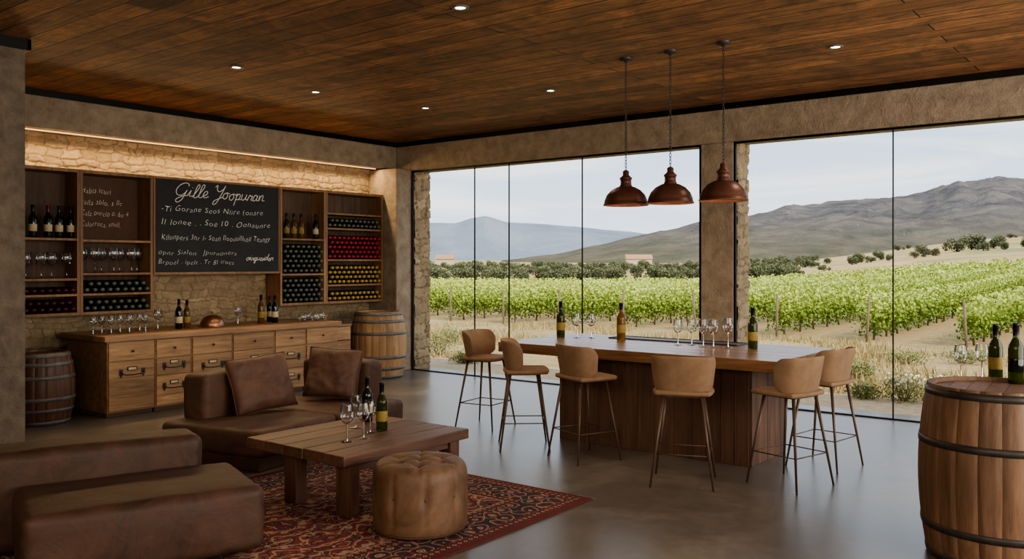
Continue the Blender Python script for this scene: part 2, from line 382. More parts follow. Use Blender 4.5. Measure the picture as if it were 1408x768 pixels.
def stone(name,W,H,fn,cw=.30,ch=.15,res=.022,depth=.05):
    nu=int(W/res)+1; nv=int(H/res)+1
    U,V=np.meshgrid(np.linspace(0,W,nu),np.linspace(0,H,nv),indexing='ij'); P=np.stack([U.ravel(),V.ravel()],1)
    # coursed blocks: rows of varying height, each row split at random widths, wobbly edges
    Q=P.copy(); Q[:,1]+=.014*np.sin(P[:,0]*11+2*np.sin(P[:,0]*3.1))+.007*np.sin(P[:,0]*37+P[:,1]*20); Q[:,0]+=.014*np.sin(P[:,1]*43+P[:,0]*5)
    zr=[-.1]
    while zr[-1]<H+.1: zr.append(zr[-1]+ch*rng.uniform(.6,1.35))
    zr=np.array(zr); row=np.clip(np.searchsorted(zr,Q[:,1])-1,0,len(zr)-2)
    dz=np.minimum(Q[:,1]-zr[row],zr[row+1]-Q[:,1]); dx=np.zeros(len(P)); jit=np.zeros(len(P)); jh=np.zeros(len(P))
    for r_ in range(len(zr)-1):
        xs=[-.3]
        while xs[-1]<W+.2: xs.append(xs[-1]+cw*rng.uniform(.45,1.6))
        xs=np.array(xs); tn=rng.uniform(0,1,len(xs)); th=rng.uniform(0,1,len(xs)); m=row==r_
        q=Q[m,0]; c_=np.clip(np.searchsorted(xs,q)-1,0,len(xs)-2); dx[m]=np.minimum(q-xs[c_],xs[c_+1]-q); jit[m]=tn[c_]; jh[m]=th[c_]
    e=np.clip(np.minimum(dz,dx)/.014,0,1); e=e*e*(3-2*e)
    nz=np.array([noise.noise(Vector((p[0]*14,p[1]*14,W))) for p in P])
    hgt=e*depth*(.4+.6*jh)+.006*nz+.002*rng.uniform(-1,1,len(P))
    vs=[fn(P[i,0],P[i,1],hgt[i]) for i in range(len(P))]
    tv=np.where(e>.4,.2+.8*jit,.05).reshape(nu,nv)
    fs=[];ts=[]
    for i in range(nu-1):
        for j in range(nv-1):
            a=i*nv+j; fs.append((a,a+nv,a+nv+1,a+1)); ts.append(float(tv[i,j]))
    me=bpy.data.meshes.new(name); me.from_pydata(vs,[],fs); me.materials.append(M['stone'])
    at=me.attributes.new('tint','FLOAT','FACE'); at.data.foreach_set('value',ts); me.polygons.foreach_set('use_smooth',[True]*len(fs)); me.update()
    ob=bpy.data.objects.new(name,me); C.objects.link(ob); return struct(ob)
stone('wall_left_stone',6.3,2.51,lambda u,v,d:(-10.515+d,3.4+u,.72+v+0*d),.18,.088,.013,.022)
stone('wall_reveal_left',.36,3.2,lambda u,v,d:(-9.87+d*.8,10.06+u,v),.2,.14)
stone('wall_reveal_pier',.36,3.2,lambda u,v,d:(-4.40+d*.8,10.06+u,v),.2,.14)
b=MB(); b.box(-10.34,-10.32,3.42,9.66,3.208,3.22); o=b.build('led_strip',M['ledstrip']); tag(o,'warm glowing light strip under the plaster soffit above stone wall','light strip')
def area(name,loc,rot,sx,sy,power,col):
    l=bpy.data.lights.new(name,'AREA'); l.shape='RECTANGLE'; l.size=sx; l.size_y=sy; l.energy=power; l.color=col
    o=bpy.data.objects.new(name,l); C.objects.link(o); o.location=loc; o.rotation_euler=rot; return o
area('cove_light',(-10.29,6.55,3.195),(0,R(-24),0),.06,6.1,72,(1,.71,.38))
# ---------------- downlights ----------------
def downlight():
    t=thing('recessed_downlight','','ceiling light')
    b=MB(); b.lathe([(.04,-.001),(.045,-.010),(.066,-.010),(.07,0)],seg=24,cap=False); b.build('trim_ring',M['steelhoop'],t)
    b=MB(); b.lathe([(.0,-.004),(.04,-.004)],seg=20,cap=False); b.build('lens',M['lens'],t); return t
dl=[(633,10,'recessed downlight nearest the top edge, in front of the others'),(325,92,'recessed downlight farthest left on plank ceiling'),(434,126,'recessed downlight above the chalkboard area, second from left'),(585,148,'recessed downlight closest to the room corner'),(757,124,'recessed downlight left of the pendant canopies'),(1149,64,'recessed downlight right of the three pendants')]
for px,py,lb in dl:
    x,y=G(px,py,HC); put('dl',downlight,(x,y,HC),0,lb,'ceiling light')
    l=bpy.data.lights.new('downlight_lamp','SPOT'); l.energy=50; l.color=(1,.82,.62); l.spot_size=R(130); l.spot_blend=.9; l.shadow_soft_size=.06
    o=bpy.data.objects.new('downlight_lamp',l); C.objects.link(o); o.location=(x,y,HC-.03)
# ---------------- shelving ----------------
SX0,SX1=-10.455,-10.15; ZB,ZT=1.10,2.79
def shelfunit(name,label,y0,y1,levels,back=True):
    t=thing(name,label,'wine shelf',(-10.3,(y0+y1)/2,ZB)); cx,cy,cz=-10.3,(y0+y1)/2,ZB
    def bx(nm,a,b_,c,d,e,f,m=M['shelf']):
        q=MB(); q.box(a-cx,b_-cx,c-cy,d-cy,e-cz,f-cz,tint=rt()); q.build(nm,m,t,bevel=.003)
    bx('side_panel',SX0,SX1,y0,y0+.035,ZB,ZT); bx('side_panel',SX0,SX1,y1-.035,y1,ZB,ZT)
    bx('top_panel',SX0,SX1,y0+.035,y1-.035,ZT-.04,ZT); bx('bottom_panel',SX0,SX1,y0+.035,y1-.035,ZB,ZB+.035)
    if back: bx('back_panel',SX0,SX0+.01,y0+.035,y1-.035,ZB+.035,ZT-.04,M['shelfback'])
    for z in levels: bx('shelf',SX0+.01,SX1,y0+.035,y1-.035,z-.028,z)
yA0,yA1,yB1,yC0,yC1,yD1=3.5,4.87,5.77,7.68,8.50,9.66
shelfunit('wine_shelf','leftmost open wooden wall shelf with standing bottles and stemware',yA0,yA1,[1.99,1.53,1.35])
shelfunit('wine_shelf','wooden wall shelf with small writing board, left of large chalkboard',yA1+.002,yB1,[1.98,1.59,1.35])
shelfunit('wine_shelf','narrow wooden wall shelf directly right of the large chalkboard',yC0,yC1,[2.06,1.555])
shelfunit('wine_shelf','rightmost wall shelf filled with red and yellow capped bottles',yC1+.002,yD1,[2.46,2.235,1.765,1.385])
def lying(foil):
    def mk():
        b=MB(); b.lathe([(.0,0),(.036,0),(.0405,.008),(.0405,.185),(.036,.205),(.020,.232),(.0155,.24)],seg=16,cap=False)
        b.lathe([(.0155,.235),(.018,.245),(.0225,.25),(.0225,.298),(0,.299)],seg=14,mat=1,cap=False)
        return b.build('wine_bottle',[M['b_dark'],M[foil]])
    return mk
def rack(y0,y1,z,rows,foil,label,group):
    n=int((y1-y0-.07)/.084); st=(y1-y0-.07)/n
    for r in range(rows):
        k=n if r%2==0 else n-1
        for i in range(k):
            y=y0+.035+st*(i+.5+(.5 if r%2 else 0)); zz=z+.042+r*math.sqrt(max(.0001,.0835**2-(st/2)**2))
            put('ly'+foil,lying(foil),(SX0+.012+random.uniform(0,.012),y,zz),0,label,'wine bottle',group,rot=(0,PI/2,0))
rack(4.20,yA1,1.35,1,'foil_wine','dark bottle lying on upper rack of the leftmost wall shelf','bottles lying in leftmost shelf upper rack')
rack(4.20,yA1,1.135,2,'foil_wine','dark bottle lying on bottom rack of the leftmost wall shelf','bottles lying in leftmost shelf bottom rack')
rack(yA1,yB1,1.35,2,'foil_grey','dark bottle lying on upper rack of shelf left of chalkboard','bottles lying left of chalkboard, upper rack')
rack(yA1,yB1,1.135,2,'foil_grey','dark bottle lying on bottom rack of shelf left of chalkboard','bottles lying left of chalkboard, bottom rack')
for z,k,nm in ((1.555,6,'upper'),(1.135,5,'bottom')):
    rack(yC0,yC1,z,k,'foil_grey','grey capped bottle lying in %s rack of narrow shelf right of chalkboard'%nm,'grey capped bottles, %s rack of narrow shelf'%nm)
for z,k,f,c,nm in ((2.235,2,'foil_grey','grey','top'),(1.765,5,'foil_red','red','middle'),(1.385,4,'foil_yellow','yellow','lower'),(1.135,2,'foil_yellow','yellow','bottom')):
    rack(yC1,yD1,z,k,f,'%s capped bottle lying in the %s rack of the rightmost wall shelf'%(c,nm),'%s capped bottles, %s rack of rightmost shelf'%(c,nm))
# ---------------- writing ----------------
CHX=SX1+.004
def writing(s,size,x,y,z,w,parent,origin):
    ms=[]; pos=0
    for wd in s.split(' '):
        if not wd: pos+=size*.45; continue
        cu=bpy.data.curves.new('w','FONT'); cu.body=wd; cu.size=size; cu.shear=.2; cu.offset=-.0018; cu.resolution_u=3; cu.space_character=1.12
        ob=bpy.data.objects.new('w',cu); C.objects.link(ob); bpy.context.view_layer.update()
        me=bpy.data.meshes.new_from_object(ob.evaluated_get(bpy.context.evaluated_depsgraph_get())); bpy.data.objects.remove(ob)
        if not len(me.vertices): continue
        x0=min(v.co.x for v in me.vertices); x1=max(v.co.x for v in me.vertices)
        for v in me.vertices: v.co.x+=pos-x0
        pos+=x1-x0+size*.5; ms.append(me)
    k=w/(pos-size*.5)
    for me in ms:
        for v in me.vertices:
            yy=v.co.y*(1+.12*math.sin(v.co.x*61))+.008*math.sin(v.co.x*23+size*90); v.co=Vector((x-origin[0],y+v.co.x*k-origin[1],z+yy-origin[2]))
        me.materials.clear(); me.materials.append(M['chalk'])
        o=bpy.data.objects.new('chalk_word',me); C.objects.link(o); o.parent=parent
GL={'G':([[(1.25,1.55),(1.2,1.85),(.8,2.0),(.3,1.7),(0,1.0),(.2,.35),(.7,.2),(1.1,.6),(1.2,1.0),(1.1,.2),(.9,-.5),(.5,-.8),(.3,-.4),(.9,.1),(1.4,.2)]],1.45),
'i':([[(0,.1),(.28,.9),(.25,.15),(.6,.15)],[(.33,1.3),(.36,1.35)]],.6),
'l':([[(0,.1),(.45,1.4),(.42,1.9),(.2,1.7),(.15,.3),(.35,.02),(.6,.15)]],.6),
'e':([[(0,.2),(.45,.5),(.45,.9),(.15,.85),(.08,.3),(.35,0),(.75,.2)]],.75),
'Y':([[(-.1,1.7),(.1,2.0),(.25,1.3),(.6,1.1),(1.0,1.5),(1.15,2.0)],[(1.15,2.0),(.95,.8),(.6,-.6),(.2,-.8),(.25,-.3),(.8,.1),(1.2,.3)]],1.2),
'o':([[(.4,.95),(.08,.7),(.08,.2),(.4,.02),(.62,.45),(.42,.95),(.85,.8)]],.85),
'q':([[(.5,.8),(.2,.95),(0,.4),(.2,.05),(.5,.4),(.55,.9),(.5,-.3),(.35,-.8),(.15,-.5),(.5,0),(.85,.2)]],.85),
'p':([[(0,.7),(.12,.9),(.1,-.8)],[(.1,.5),(.35,.95),(.6,.7),(.5,.15),(.15,.1),(.85,.15)]],.85),
'u':([[(0,.9),(.05,.2),(.3,.02),(.55,.4),(.6,.9),(.6,.2),(.85,.15)]],.85),
'r':([[(0,.1),(.15,.95),(.3,.8),(.55,.85),(.5,.3),(.75,.12)]],.75),
'a':([[(.5,.8),(.2,.95),(0,.4),(.2,.05),(.5,.4),(.55,.9),(.55,.2),(.85,.15)]],.85),
'n':([[(0,.9),(.05,.05),(.12,.6),(.38,.95),(.52,.7),(.52,.15),(.85,.15)]],.85),
'd':([[(.5,.8),(.2,.95),(0,.4),(.2,.05),(.5,.5),(.75,1.9),(.6,.3),(.9,.15)]],.9),' ':([],.7)}
def cat(pts,n=6):
    P=[Vector(p) for p in pts]; o=[]
    for i in range(len(P)-1):
        a=P[max(i-1,0)];b_=P[i];c=P[i+1];d=P[min(i+2,len(P)-1)]
        for k in range(n):
            u=k/n; o.append(.5*((2*b_)+(-a+c)*u+(2*a-5*b_+4*c-d)*u*u+(-a+3*b_-3*c+d)*u**3))
    o.append(P[-1]); return o
def cursive(s,y,z,h,w,parent,origin,r=.0055):
    b=MB(); tot=sum(GL[c][1] for c in s); k=w/tot; x=0
    for n_,ch in enumerate(s):
        st,wd=GL[ch]; dz_=.006*math.sin(n_*2.1)
        for g in st:
            pts=[(CHX-origin[0]+.002,y-origin[1]+(x+p[0]+.28*p[1])*k,z-origin[2]+dz_+p[1]*h) for p in cat(g)]
            b.tube(pts,r,5)
        x+=wd
    o=b.build('chalk_title',M['chalk'],parent); return o
cb0,cb1=yB1+.01,yC0-.01
t=thing('chalkboard','large black chalkboard menu with white cursive title','chalkboard',(-10.3,(cb0+cb1)/2,1.56)); og=(-10.3,(cb0+cb1)/2,1.56)
b=MB(); b.box(-.155,.15,(cb0-og[1]),(cb1-og[1]),0,.03); b.box(-.155,.15,(cb0-og[1]),(cb1-og[1]),1.2,1.23); b.box(-.155,.15,cb0-og[1],cb0-og[1]+.02,.03,1.2); b.box(-.155,.15,cb1-og[1]-.02,cb1-og[1],.03,1.2); b.build('frame',M['shelf'],t,bevel=.003)
b=MB(); b.box(.10,.152,cb0-og[1]+.02,cb1-og[1]-.02,.03,1.2); b.build('slate_panel',M['slate'],t)
cursive('Gille',cb0+.27,2.55,.090,.48,t,og); cursive('Yoopuran',cb0+.82,2.55,.090,.80,t,og)
for s,z,y0,w in (('-Ti Gorane Seos Nlire (onare',2.36,.10,1.5),('Il lonee . . Soe 10 . Oonaunre',2.19,.10,1.62),('Kllunpers 3nr I- Soan Iloouullholl Teangy',2.00,.10,1.62),('opnr Sialon  Jpurnoners',1.81,.06,1.12),('Brpoel . ipelt . Tr 8l iroes',1.69,.06,1.08)):
    writing(s,.100 if z>1.9 else .083,CHX,cb0+y0,z,w,t,og)
cursive('oirquaider',cb0+1.33,1.74,.045,.44,t,og,.004)
og2=(-10.4,5.32,1.985)
t=thing('chalkboard','small dark writing board inside the second wall shelf','chalkboard',og2)
b=MB(); b.box(-.035,-.015,-.39,.39,.0,.74); b.build('slate_panel',mottled('brown_slate',hx('4b3526'),hx('5d4432'),.8,3,.1),t)
for s,z,w in (('Habla lcuri',.56,.36),('calla ablo. s llc',.42,.50),('Cala onrclo o. 6o 4',.29,.58),('Calorroca. snoll.',.16,.48)):
    writing(s,.09,-10.4-.013,5.32-.31,1.985+z,w,t,og2)
# ---------------- bottles and glasses ----------------
def bottle(glass,foil,lab):
    def mk():
        t=thing('wine_bottle','','wine bottle')
        b=MB(); b.lathe([(.0,0),(.036,0),(.039,.008),(.039,.19),(.036,.21),(.02,.242),(.0155,.255),(.0155,.315),(.017,.317),(.017,.328),(0,.328)],seg=24,cap=False); b.build('bottle_body',M[glass],t)
        b=MB(); b.lathe([(.0395,.065),(.0397,.066),(.0397,.135),(.0395,.136)],seg=24,cap=False); b.build('label',M[lab],t)
        b=MB(); b.lathe([(.0165,.265),(.0168,.316),(.018,.318),(.018,.330),(0,.3305)],seg=16,cap=False); b.build('foil_cap',M[foil],t)
        return t
    return mk
BT={'green':('b_green','foil_black','label_y'),'dark':('b_dark','foil_black','label'),'amber':('b_amber','foil_black','label_y'),'plain':('b_dark','foil_wine','label'),'bare':('b_green','foil_black','b_dark')}
def wbottle(kind,x,y,z,label,group=None,sc=1.0,rz=0): put('bt'+kind,bottle(*BT[kind]),(x,y,z),rz,label,'wine bottle',group,scale=sc)
def wg():
    t=thing('wine_glass','','wine glass')
    b=MB(); b.lathe([(.004,.104),(.015,.108),(.027,.118),(.034,.131),(.0385,.148),(.040,.165),(.039,.185),(.037,.202),(.034,.222)],seg=28,cap=False); b.lathe([(.0332,.2205),(.0352,.2215),(.0352,.2240),(.0332,.2245)],seg=28,cap=False); b.build('bowl',M['glass'],t)
    b=MB(); b.lathe([(.007,.006),(.0042,.02),(.0036,.08),(.005,.105)],seg=10,cap=False); b.build('stem',M['stemg'],t)
    b=MB(); b.lathe([(.036,0),(.036,.002),(.02,.004),(.006,.007)],seg=24,cap=True); b.build('foot',M['stemg'],t)
    return t
def wglass(x,y,z,label,group=None,sc=1.0): put('wg',wg,(x,y,z),0,label,'wine glass',group,scale=sc*.96)
def wgs():
    b=MB(); b.lathe([(.036,0),(.034,.003),(.006,.006),(.0045,.02),(.0045,.095),(.016,.108),(.033,.122),(.04,.15),(.038,.19),(.034,.215)],seg=20,cap=False); return b.build('wine_glass',M['glass'])
for px in (45,66,81,97):
    y=onx(px,-10.25); wbottle('dark' if px!=66 else 'plain',-10.25,y,1.99,{45:'dark bottle standing first from left on leftmost shelf',66:'wine-red capped bottle standing second on leftmost shelf',81:'dark bottle standing third on leftmost shelf',97:'dark bottle standing at right end of leftmost shelf'}[px],sc=1.12)
for px,k,lb in ((394,'green','green bottle standing at left on narrow shelf right of chalkboard'),(404,'amber','amber bottle standing second on narrow shelf right of chalkboard'),(414,'amber','amber bottle standing third on narrow shelf right of chalkboard'),(434,'dark','dark bottle standing alone at right on narrow shelf beside chalkboard')):
    wbottle(k,-10.25,onx(px,-10.25),2.06,lb,sc=1.1)
for i in range(4): put('wgs',wgs,(-10.28+.06*(i%2),4.33+.14*i,1.53),0,'clear stem glass standing on middle shelf of leftmost wall shelf','wine glass','stem glasses on leftmost shelf',scale=1.4)
for i in range(7): put('wgs',wgs,(-10.3+.08*(i%2),4.97+.112*i,1.59),0,'clear stem glass standing on shelf below the small writing board','wine glass','stem glasses below small writing board',scale=1.4)
# ---------------- cabinets ----------------
FX=-9.35; pxs=[148,214,264,320,378,421,465]; ys=[onx(p,FX) for p in pxs]
cl=['leftmost cabinet with tall door under the long wooden worktop','second cabinet from left with two drawers above a low door','third cabinet from left with one drawer over a deep one','fourth cabinet from left with one drawer over a deep one','fifth cabinet from left with one drawer over a deep one','rightmost cabinet under the long wooden worktop']
for i in range(6):
    y0,y1=ys[i]+.002,ys[i+1]-.002; cy=(y0+y1)/2; w=y1-y0
    t=thing('drawer_cabinet',cl[i],'cabinet',(-9.9,cy,0))
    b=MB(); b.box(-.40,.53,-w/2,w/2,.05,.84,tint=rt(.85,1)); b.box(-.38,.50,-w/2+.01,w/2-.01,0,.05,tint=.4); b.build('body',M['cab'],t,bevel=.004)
    rows=[('drawer',.62,.825),('door',.07,.61)] if i<1 else [('drawer',.62,.825),('drawer',.33,.61),('drawer',.07,.32)]
    if i==1: rows=[('drawer',.62,.825),('drawer',.42,.61),('door',.07,.41)]
    for nm,z0,z1 in rows:
        b=MB(); nb=3 if nm=='door' else 1; hh=(z1-z0)/nb
        for q in range(nb): b.box(.53,.55,-w/2+.012,w/2-.012,z0+q*hh+.001,z0+(q+1)*hh-.001,tint=rt(.85,1.2))
        d=b.build(nm,M['cab'],t,bevel=.003)
        big=(nm=='door') or (i>0 and z0<.5)
        zc=(z0+z1)/2 if nm=='drawer' else z1-.13
        hw=min(.13,w*.27) if big else .05
        if big:
            for sy in (-1,1):
                q=MB(); q.box(.55,.556,sy*hw-.022,sy*hw+.022,zc-.024,zc+.045); q.box(.55,.558,sy*hw-.010,sy*hw+.010,zc-.045,zc-.024); q.build('handle_plate',M['iron'],d,bevel=.002)
            q=MB(); q.box(.55,.556,-hw*.45,hw*.45,zc+.025,zc+.07); q.build('label_card',M['iron'],d,bevel=.002)
            q=MB(); q.box(.556,.5575,-hw*.35,hw*.35,zc+.034,zc+.061); q.build('card_insert',M['label'],d)
            q=MB(); q.tube([(.555,-hw,zc+.012),(.576,-hw,zc+.004),(.580,-hw*.7,zc-.014),(.582,0,zc-.019),(.580,hw*.7,zc-.014),(.576,hw,zc+.004),(.555,hw,zc+.012)],.0065,6); q.build('handle',M['iron'],d)
        else:
            q=MB(); q.lathe([(.006,0),(.006,.015),(.014,.02),(.014,.028),(0,.032)],seg=12,cap=False,X=Matrix.Translation((.55,0,zc))@Matrix.Rotation(PI/2,4,'Y')); q.build('knob',M['iron'],d)
b=MB()
yt0,yt1=ys[0]-.05,ys[-1]+.03
for q in range(4): b.box(-10.34+q*.2575,-10.34+(q+1)*.2575-.002,yt0,yt1,.84,.90,tint=rt(.9,1.1))
o=b.build('worktop',M['cabtop'],bevel=.004); tag(o,'long pale wooden worktop running over the six cabinets','worktop')
y0=ys[-1]+.05; t=thing('side_crate','plain wooden box unit between the cabinets and corner barrel','crate',(-9.95,y0+.2,0))
b=MB()
for k in range(4): b.box(-.35,.35,-.2,.2,k*.2+.005,k*.2+.195,tint=rt())
b.build('boards',M['cab'],t,bevel=.004)
b=MB(); b.box(-.36,.36,-.21,.21,.8,.83); b.build('lid',M['cabtop'],t,bevel=.004)
WT=.90
for i,px in enumerate((128,140,153,165,178,192,200)):
    x=-9.75-.12*(i%2); wglass(x,onx(px,x),WT,'clear wine glass in the cluster at left end of worktop','wine glasses at left end of worktop',.95)
x=-9.9; wglass(x,onx(217,x),WT,'tall clear wine glass beside the dark bottle on worktop',None,1.15)
x=-9.8; wbottle('dark',x,onx(246,x),WT,'dark bottle with pale label standing left of the copper dome',sc=1.1)
x=-9.85; wbottle('amber',x,onx(257,x),WT,'amber bottle standing just left of copper dome',sc=1.05)
x=-9.85; t=thing('cloche','brushed copper dome cover with knob on the worktop','serving dome',(x,onx(292,x),WT))
b=MB(); b.lathe([(.0,0),(.17,0),(.18,.008),(.17,.014),(0,.014)],seg=32,cap=False); b.build('tray',M['copper2'],t)
b=MB(); b.lathe([(.15,.014),(.15,.03),(.14,.075),(.11,.115),(.06,.14),(.012,.148),(.0,.148)],seg=32,cap=False); b.build('dome',M['copper2'],t)
b=MB(); b.lathe([(.006,.148),(.007,.165),(.016,.175),(.016,.19),(.0,.198)],seg=16,cap=False); b.build('knob',M['copper2'],t)
x=-9.9; wglass(x,onx(327,x),WT,'clear wine glass between copper dome and bottles on worktop',None,1.15)
x=-9.85; wbottle('amber',x,onx(359,x),WT,'amber bottle left of two dark bottles on worktop',sc=1.15)
x=-10.0; wbottle('plain',x,onx(371,x),WT,'wine-red capped dark bottle behind the others right on worktop',sc=1.08)
x=-9.8; wbottle('dark',x,onx(378,x),WT,'black capped bottle at right of the worktop trio',sc=1.12)
def tumbler():
    b=MB(); b.lathe([(0,0),(.04,0),(.055,.03),(.06,.06),(.05,.10)],seg=20,cap=False); return b.build('glass_tumbler',M['glass'])
for i,px in enumerate((416,424,433,441)):
    x=-9.72-.17*(i%2); put('tb',tumbler,(x,onx(px,x),WT),0,'round clear tumbler at right end of worktop','tumbler','tumblers at right end of worktop')
# ---------------- barrels ----------------
def barrel(label,x,y,h,rm,re,wm,hoopm,nst=26,hoops=(.015,.12,.27,.70,.85,.955),hw=.055):
    t=thing('barrel',label,'barrel',(x,y,0),random.uniform(0,1))
    f=lambda z: re+(rm-re)*(1-(2*z/h-1)**2)
    b=MB(); nz=14
    for s in range(nst):
        a0=2*PI*s/nst; a1=2*PI*(s+1)/nst; tt=rt(.8,1.12); vs=[];fs=[]
        for i in range(nz+1):
            z=h*i/nz
            for k,(fr,dr) in enumerate(((0,-.003),(.03,0),(.35,.0005),(.65,.0005),(.97,0),(1,-.003))):
                a=a0+(a1-a0)*fr; rr=f(z)+dr; vs.append((rr*math.cos(a),rr*math.sin(a),z))
        for i in range(nz):
            for k in range(5): fs.append((i*6+k,i*6+k+1,(i+1)*6+k+1,(i+1)*6+k))
        b.add(vs,fs,0,tt,True)
        vs=[(rr*math.cos(a),rr*math.sin(a),z) for (rr,z) in ((re-.001,h),(re-.03,h),(re-.03,h-.03)) for a in (a0,a1)]
        b.add(vs,[(0,1,3,2),(2,3,5,4)],0,tt)
    b.build('staves',wm,t)
    b=MB(); n=7; 
    for k in range(n):
        x0=-re+.025+(2*re-.05)*k/n; x1=-re+.025+(2*re-.05)*(k+1)/n-.002
        ry=re-.028; pts=[]
        for q in range(9):
            xx=x0+(x1-x0)*q/8; pts.append((xx,math.sqrt(max(0,ry*ry-xx*xx))))
        vs=[(p[0],p[1],h-.022) for p in pts]+[(p[0],-p[1],h-.022) for p in pts[::-1]]
        b.add(vs,[tuple(range(18))],0,rt(.8,1.15))
    b.build('barrel_head',wm,t)
    for zf in hoops:
        z=zf*h; w_=hw; pr=[(f(min(max(z-w_/2,0),h))+.003,z-w_/2 if z-w_/2>0 else .001),(f(z)+.005,z),(f(min(z+w_/2,h))+.003,min(z+w_/2,h))]
        q=MB(); q.lathe(pr,seg=64,cap=False); q.build('hoop',hoopm,t,solid=.003)
    return t
bx_,by_=G(1372,765.5,0)
barrel('large upright oak barrel at right holding two glasses and bottles',bx_,by_,1.0,.420,.370,M['barrel_red'],M['iron'],22,(.03,.20,.68,.965),.042)
barrel('pale oak barrel with grey hoops in the corner beside window',-9.68,9.12,.98,.42,.35,M['barrel_pale'],M['steelhoop'],24,(.02,.15,.32,.68,.86,.97),.045)
barrel('small reddish barrel at left end of the cabinets',-9.72,4.25,.76,.33,.27,M['barrel_dark'],M['steelhoop'],20,(.03,.2,.36,.66,.84,.96),.04)
TOPZ=.978
for px,py,lb,sc in ((1321,521,'wine glass standing left on the oak barrel top',1.0),(1350,519,'wine glass beside the bottle on the oak barrel top',1.0)):
    x,y=G(px,py,TOPZ); wglass(x,y,TOPZ,lb,None,sc)
x,y=G(1369,522,TOPZ); wbottle('green',x,y,TOPZ,'green glass bottle with ochre label on oak barrel',sc=1.05)
x,y=G(1397,527,TOPZ); wbottle('bare',x,y,TOPZ,'nearly black bottle at far right on oak barrel',sc=1.1)
# ---------------- rug ----------------
rx0,rx1,ry0,ry1=-5.88,-3.40,1.7,5.30; rc=((rx0+rx1)/2,(ry0+ry1)/2); ra,rb=(rx1-rx0)/2,(ry1-ry0)/2
RZ=.012
t=thing('rug','red and navy patterned persian style rug under coffee table','rug',(rc[0],rc[1],0))
b=MB(); b.box(-ra,ra,-rb,rb,.001,RZ); b.build('pile',rugmat(ra,rb),t,bevel=.003)
b=MB()
for sy in (-1,1):
    for k in range(230):
        xx=-ra+2*ra*(k+.5)/230; l=.035+random.uniform(-.012,.01); dx=random.uniform(-.01,.01)
        b.add([(xx-.003,sy*rb,.004),(xx+.003,sy*rb,.004),(xx+dx+.002,sy*(rb+l),.002),(xx+dx-.002,sy*(rb+l),.002)],[(0,1,2,3)])
b.build('fringe',M['label'],t)
# ---------------- coffee table ----------------
tx0,tx1,ty0,ty1=-5.45,-4.38,3.82,5.08; tc=((tx0+tx1)/2,(ty0+ty1)/2); tw,tl=(tx1-tx0)/2,(ty1-ty0)/2
TH=.432
t=thing('coffee_table','low rustic dark plank coffee table with thick legs on rug','coffee table',(tc[0],tc[1],RZ))
b=MB(); n=5
for k in range(n):
    a=-tw+2*tw*k/n; b.box(a+.003,a+2*tw/n-.003,-tl+random.uniform(0,.012),tl-random.uniform(0,.012),TH-RZ-.075,TH-RZ,tint=rt(.7,1.2))
b.build('tabletop',M['table'],t,bevel=.007)
M['tleg']=wood('leg_wood',hx('3f2a20'),hx('6d4d3c'),2,.5,bs=.7)
for (lx,ly) in ((-4.47,3.93),(-5.02,3.93),(-4.49,4.96),(-5.04,4.96)):
    b=MB(); b.box(lx-tc[0]-.065,lx-tc[0]+.065,ly-tc[1]-.05,ly-tc[1]+.05,0,TH-RZ-.075,tint=rt()); b.build('leg',M['tleg'],t,bevel=.006)
for lx in (-4.48,-5.03):
    b=MB(); b.box(lx-tc[0]-.03,lx-tc[0]+.03,3.98-tc[1],4.91-tc[1],TH-RZ-.135,TH-RZ-.075,tint=.9); b.build('rail',M['table'],t,bevel=.004)
for px,py,lb,sc in ((477,607,'wine glass at the front of the coffee table group',1.25),(500,602,'wine glass right of front one on coffee table',1.22),(489,588,'wine glass in middle of the coffee table group',1.2),(509,594,'wine glass just in front of rear bottle on coffee table',1.12)):
    x,y=G(px,py,TH); wglass(x,y,TH,lb,None,sc)
x,y=G(525,591,TH); wbottle('green',x,y,TH,'green bottle standing at front right on coffee table',sc=1.1)
x,y=G(505,579,TH); wbottle('dark',x,y,TH,'dark bottle behind the glasses on coffee table',sc=1.08)
# ---------------- pouf ----------------
px_,py_=G(578,728,0); t=thing('pouf','round tan leather tufted pouf beside coffee table','pouf',(px_,py_,RZ))
b=MB(); seg=128
prof_=[(.0,.0),(.25,.0),(.285,.012),(.298,.03),(.301,.08),(.303,.12),(.304,.16),(.305,.20),(.305,.24),(.304,.28),(.303,.32),(.301,.35),(.297,.38),(.288,.405),(.274,.424),(.25,.438)]+[(.25-.25*i/16,.438+.010*math.sin(PI/2*i/16)) for i in range(1,17)]
tf=[(0,0)]+[(.155*math.cos(a),.155*math.sin(a)) for a in [2*PI*k/6+.2 for k in range(6)]]
NP=9
def segd(p,a,c):
    ax,ay=a;cx,cy=c; dx,dy=cx-ax,cy-ay; u=max(0,min(1,((p[0]-ax)*dx+(p[1]-ay)*dy)/(dx*dx+dy*dy))); return math.hypot(p[0]-ax-u*dx,p[1]-ay-u*dy)
cre=[(tf[0],q) for q in tf[1:]]+[(tf[k],tf[k%6+1]) for k in range(1,7)]+[(q,(q[0]*1.9,q[1]*1.9)) for q in tf[1:]]
vs=[];fs=[]
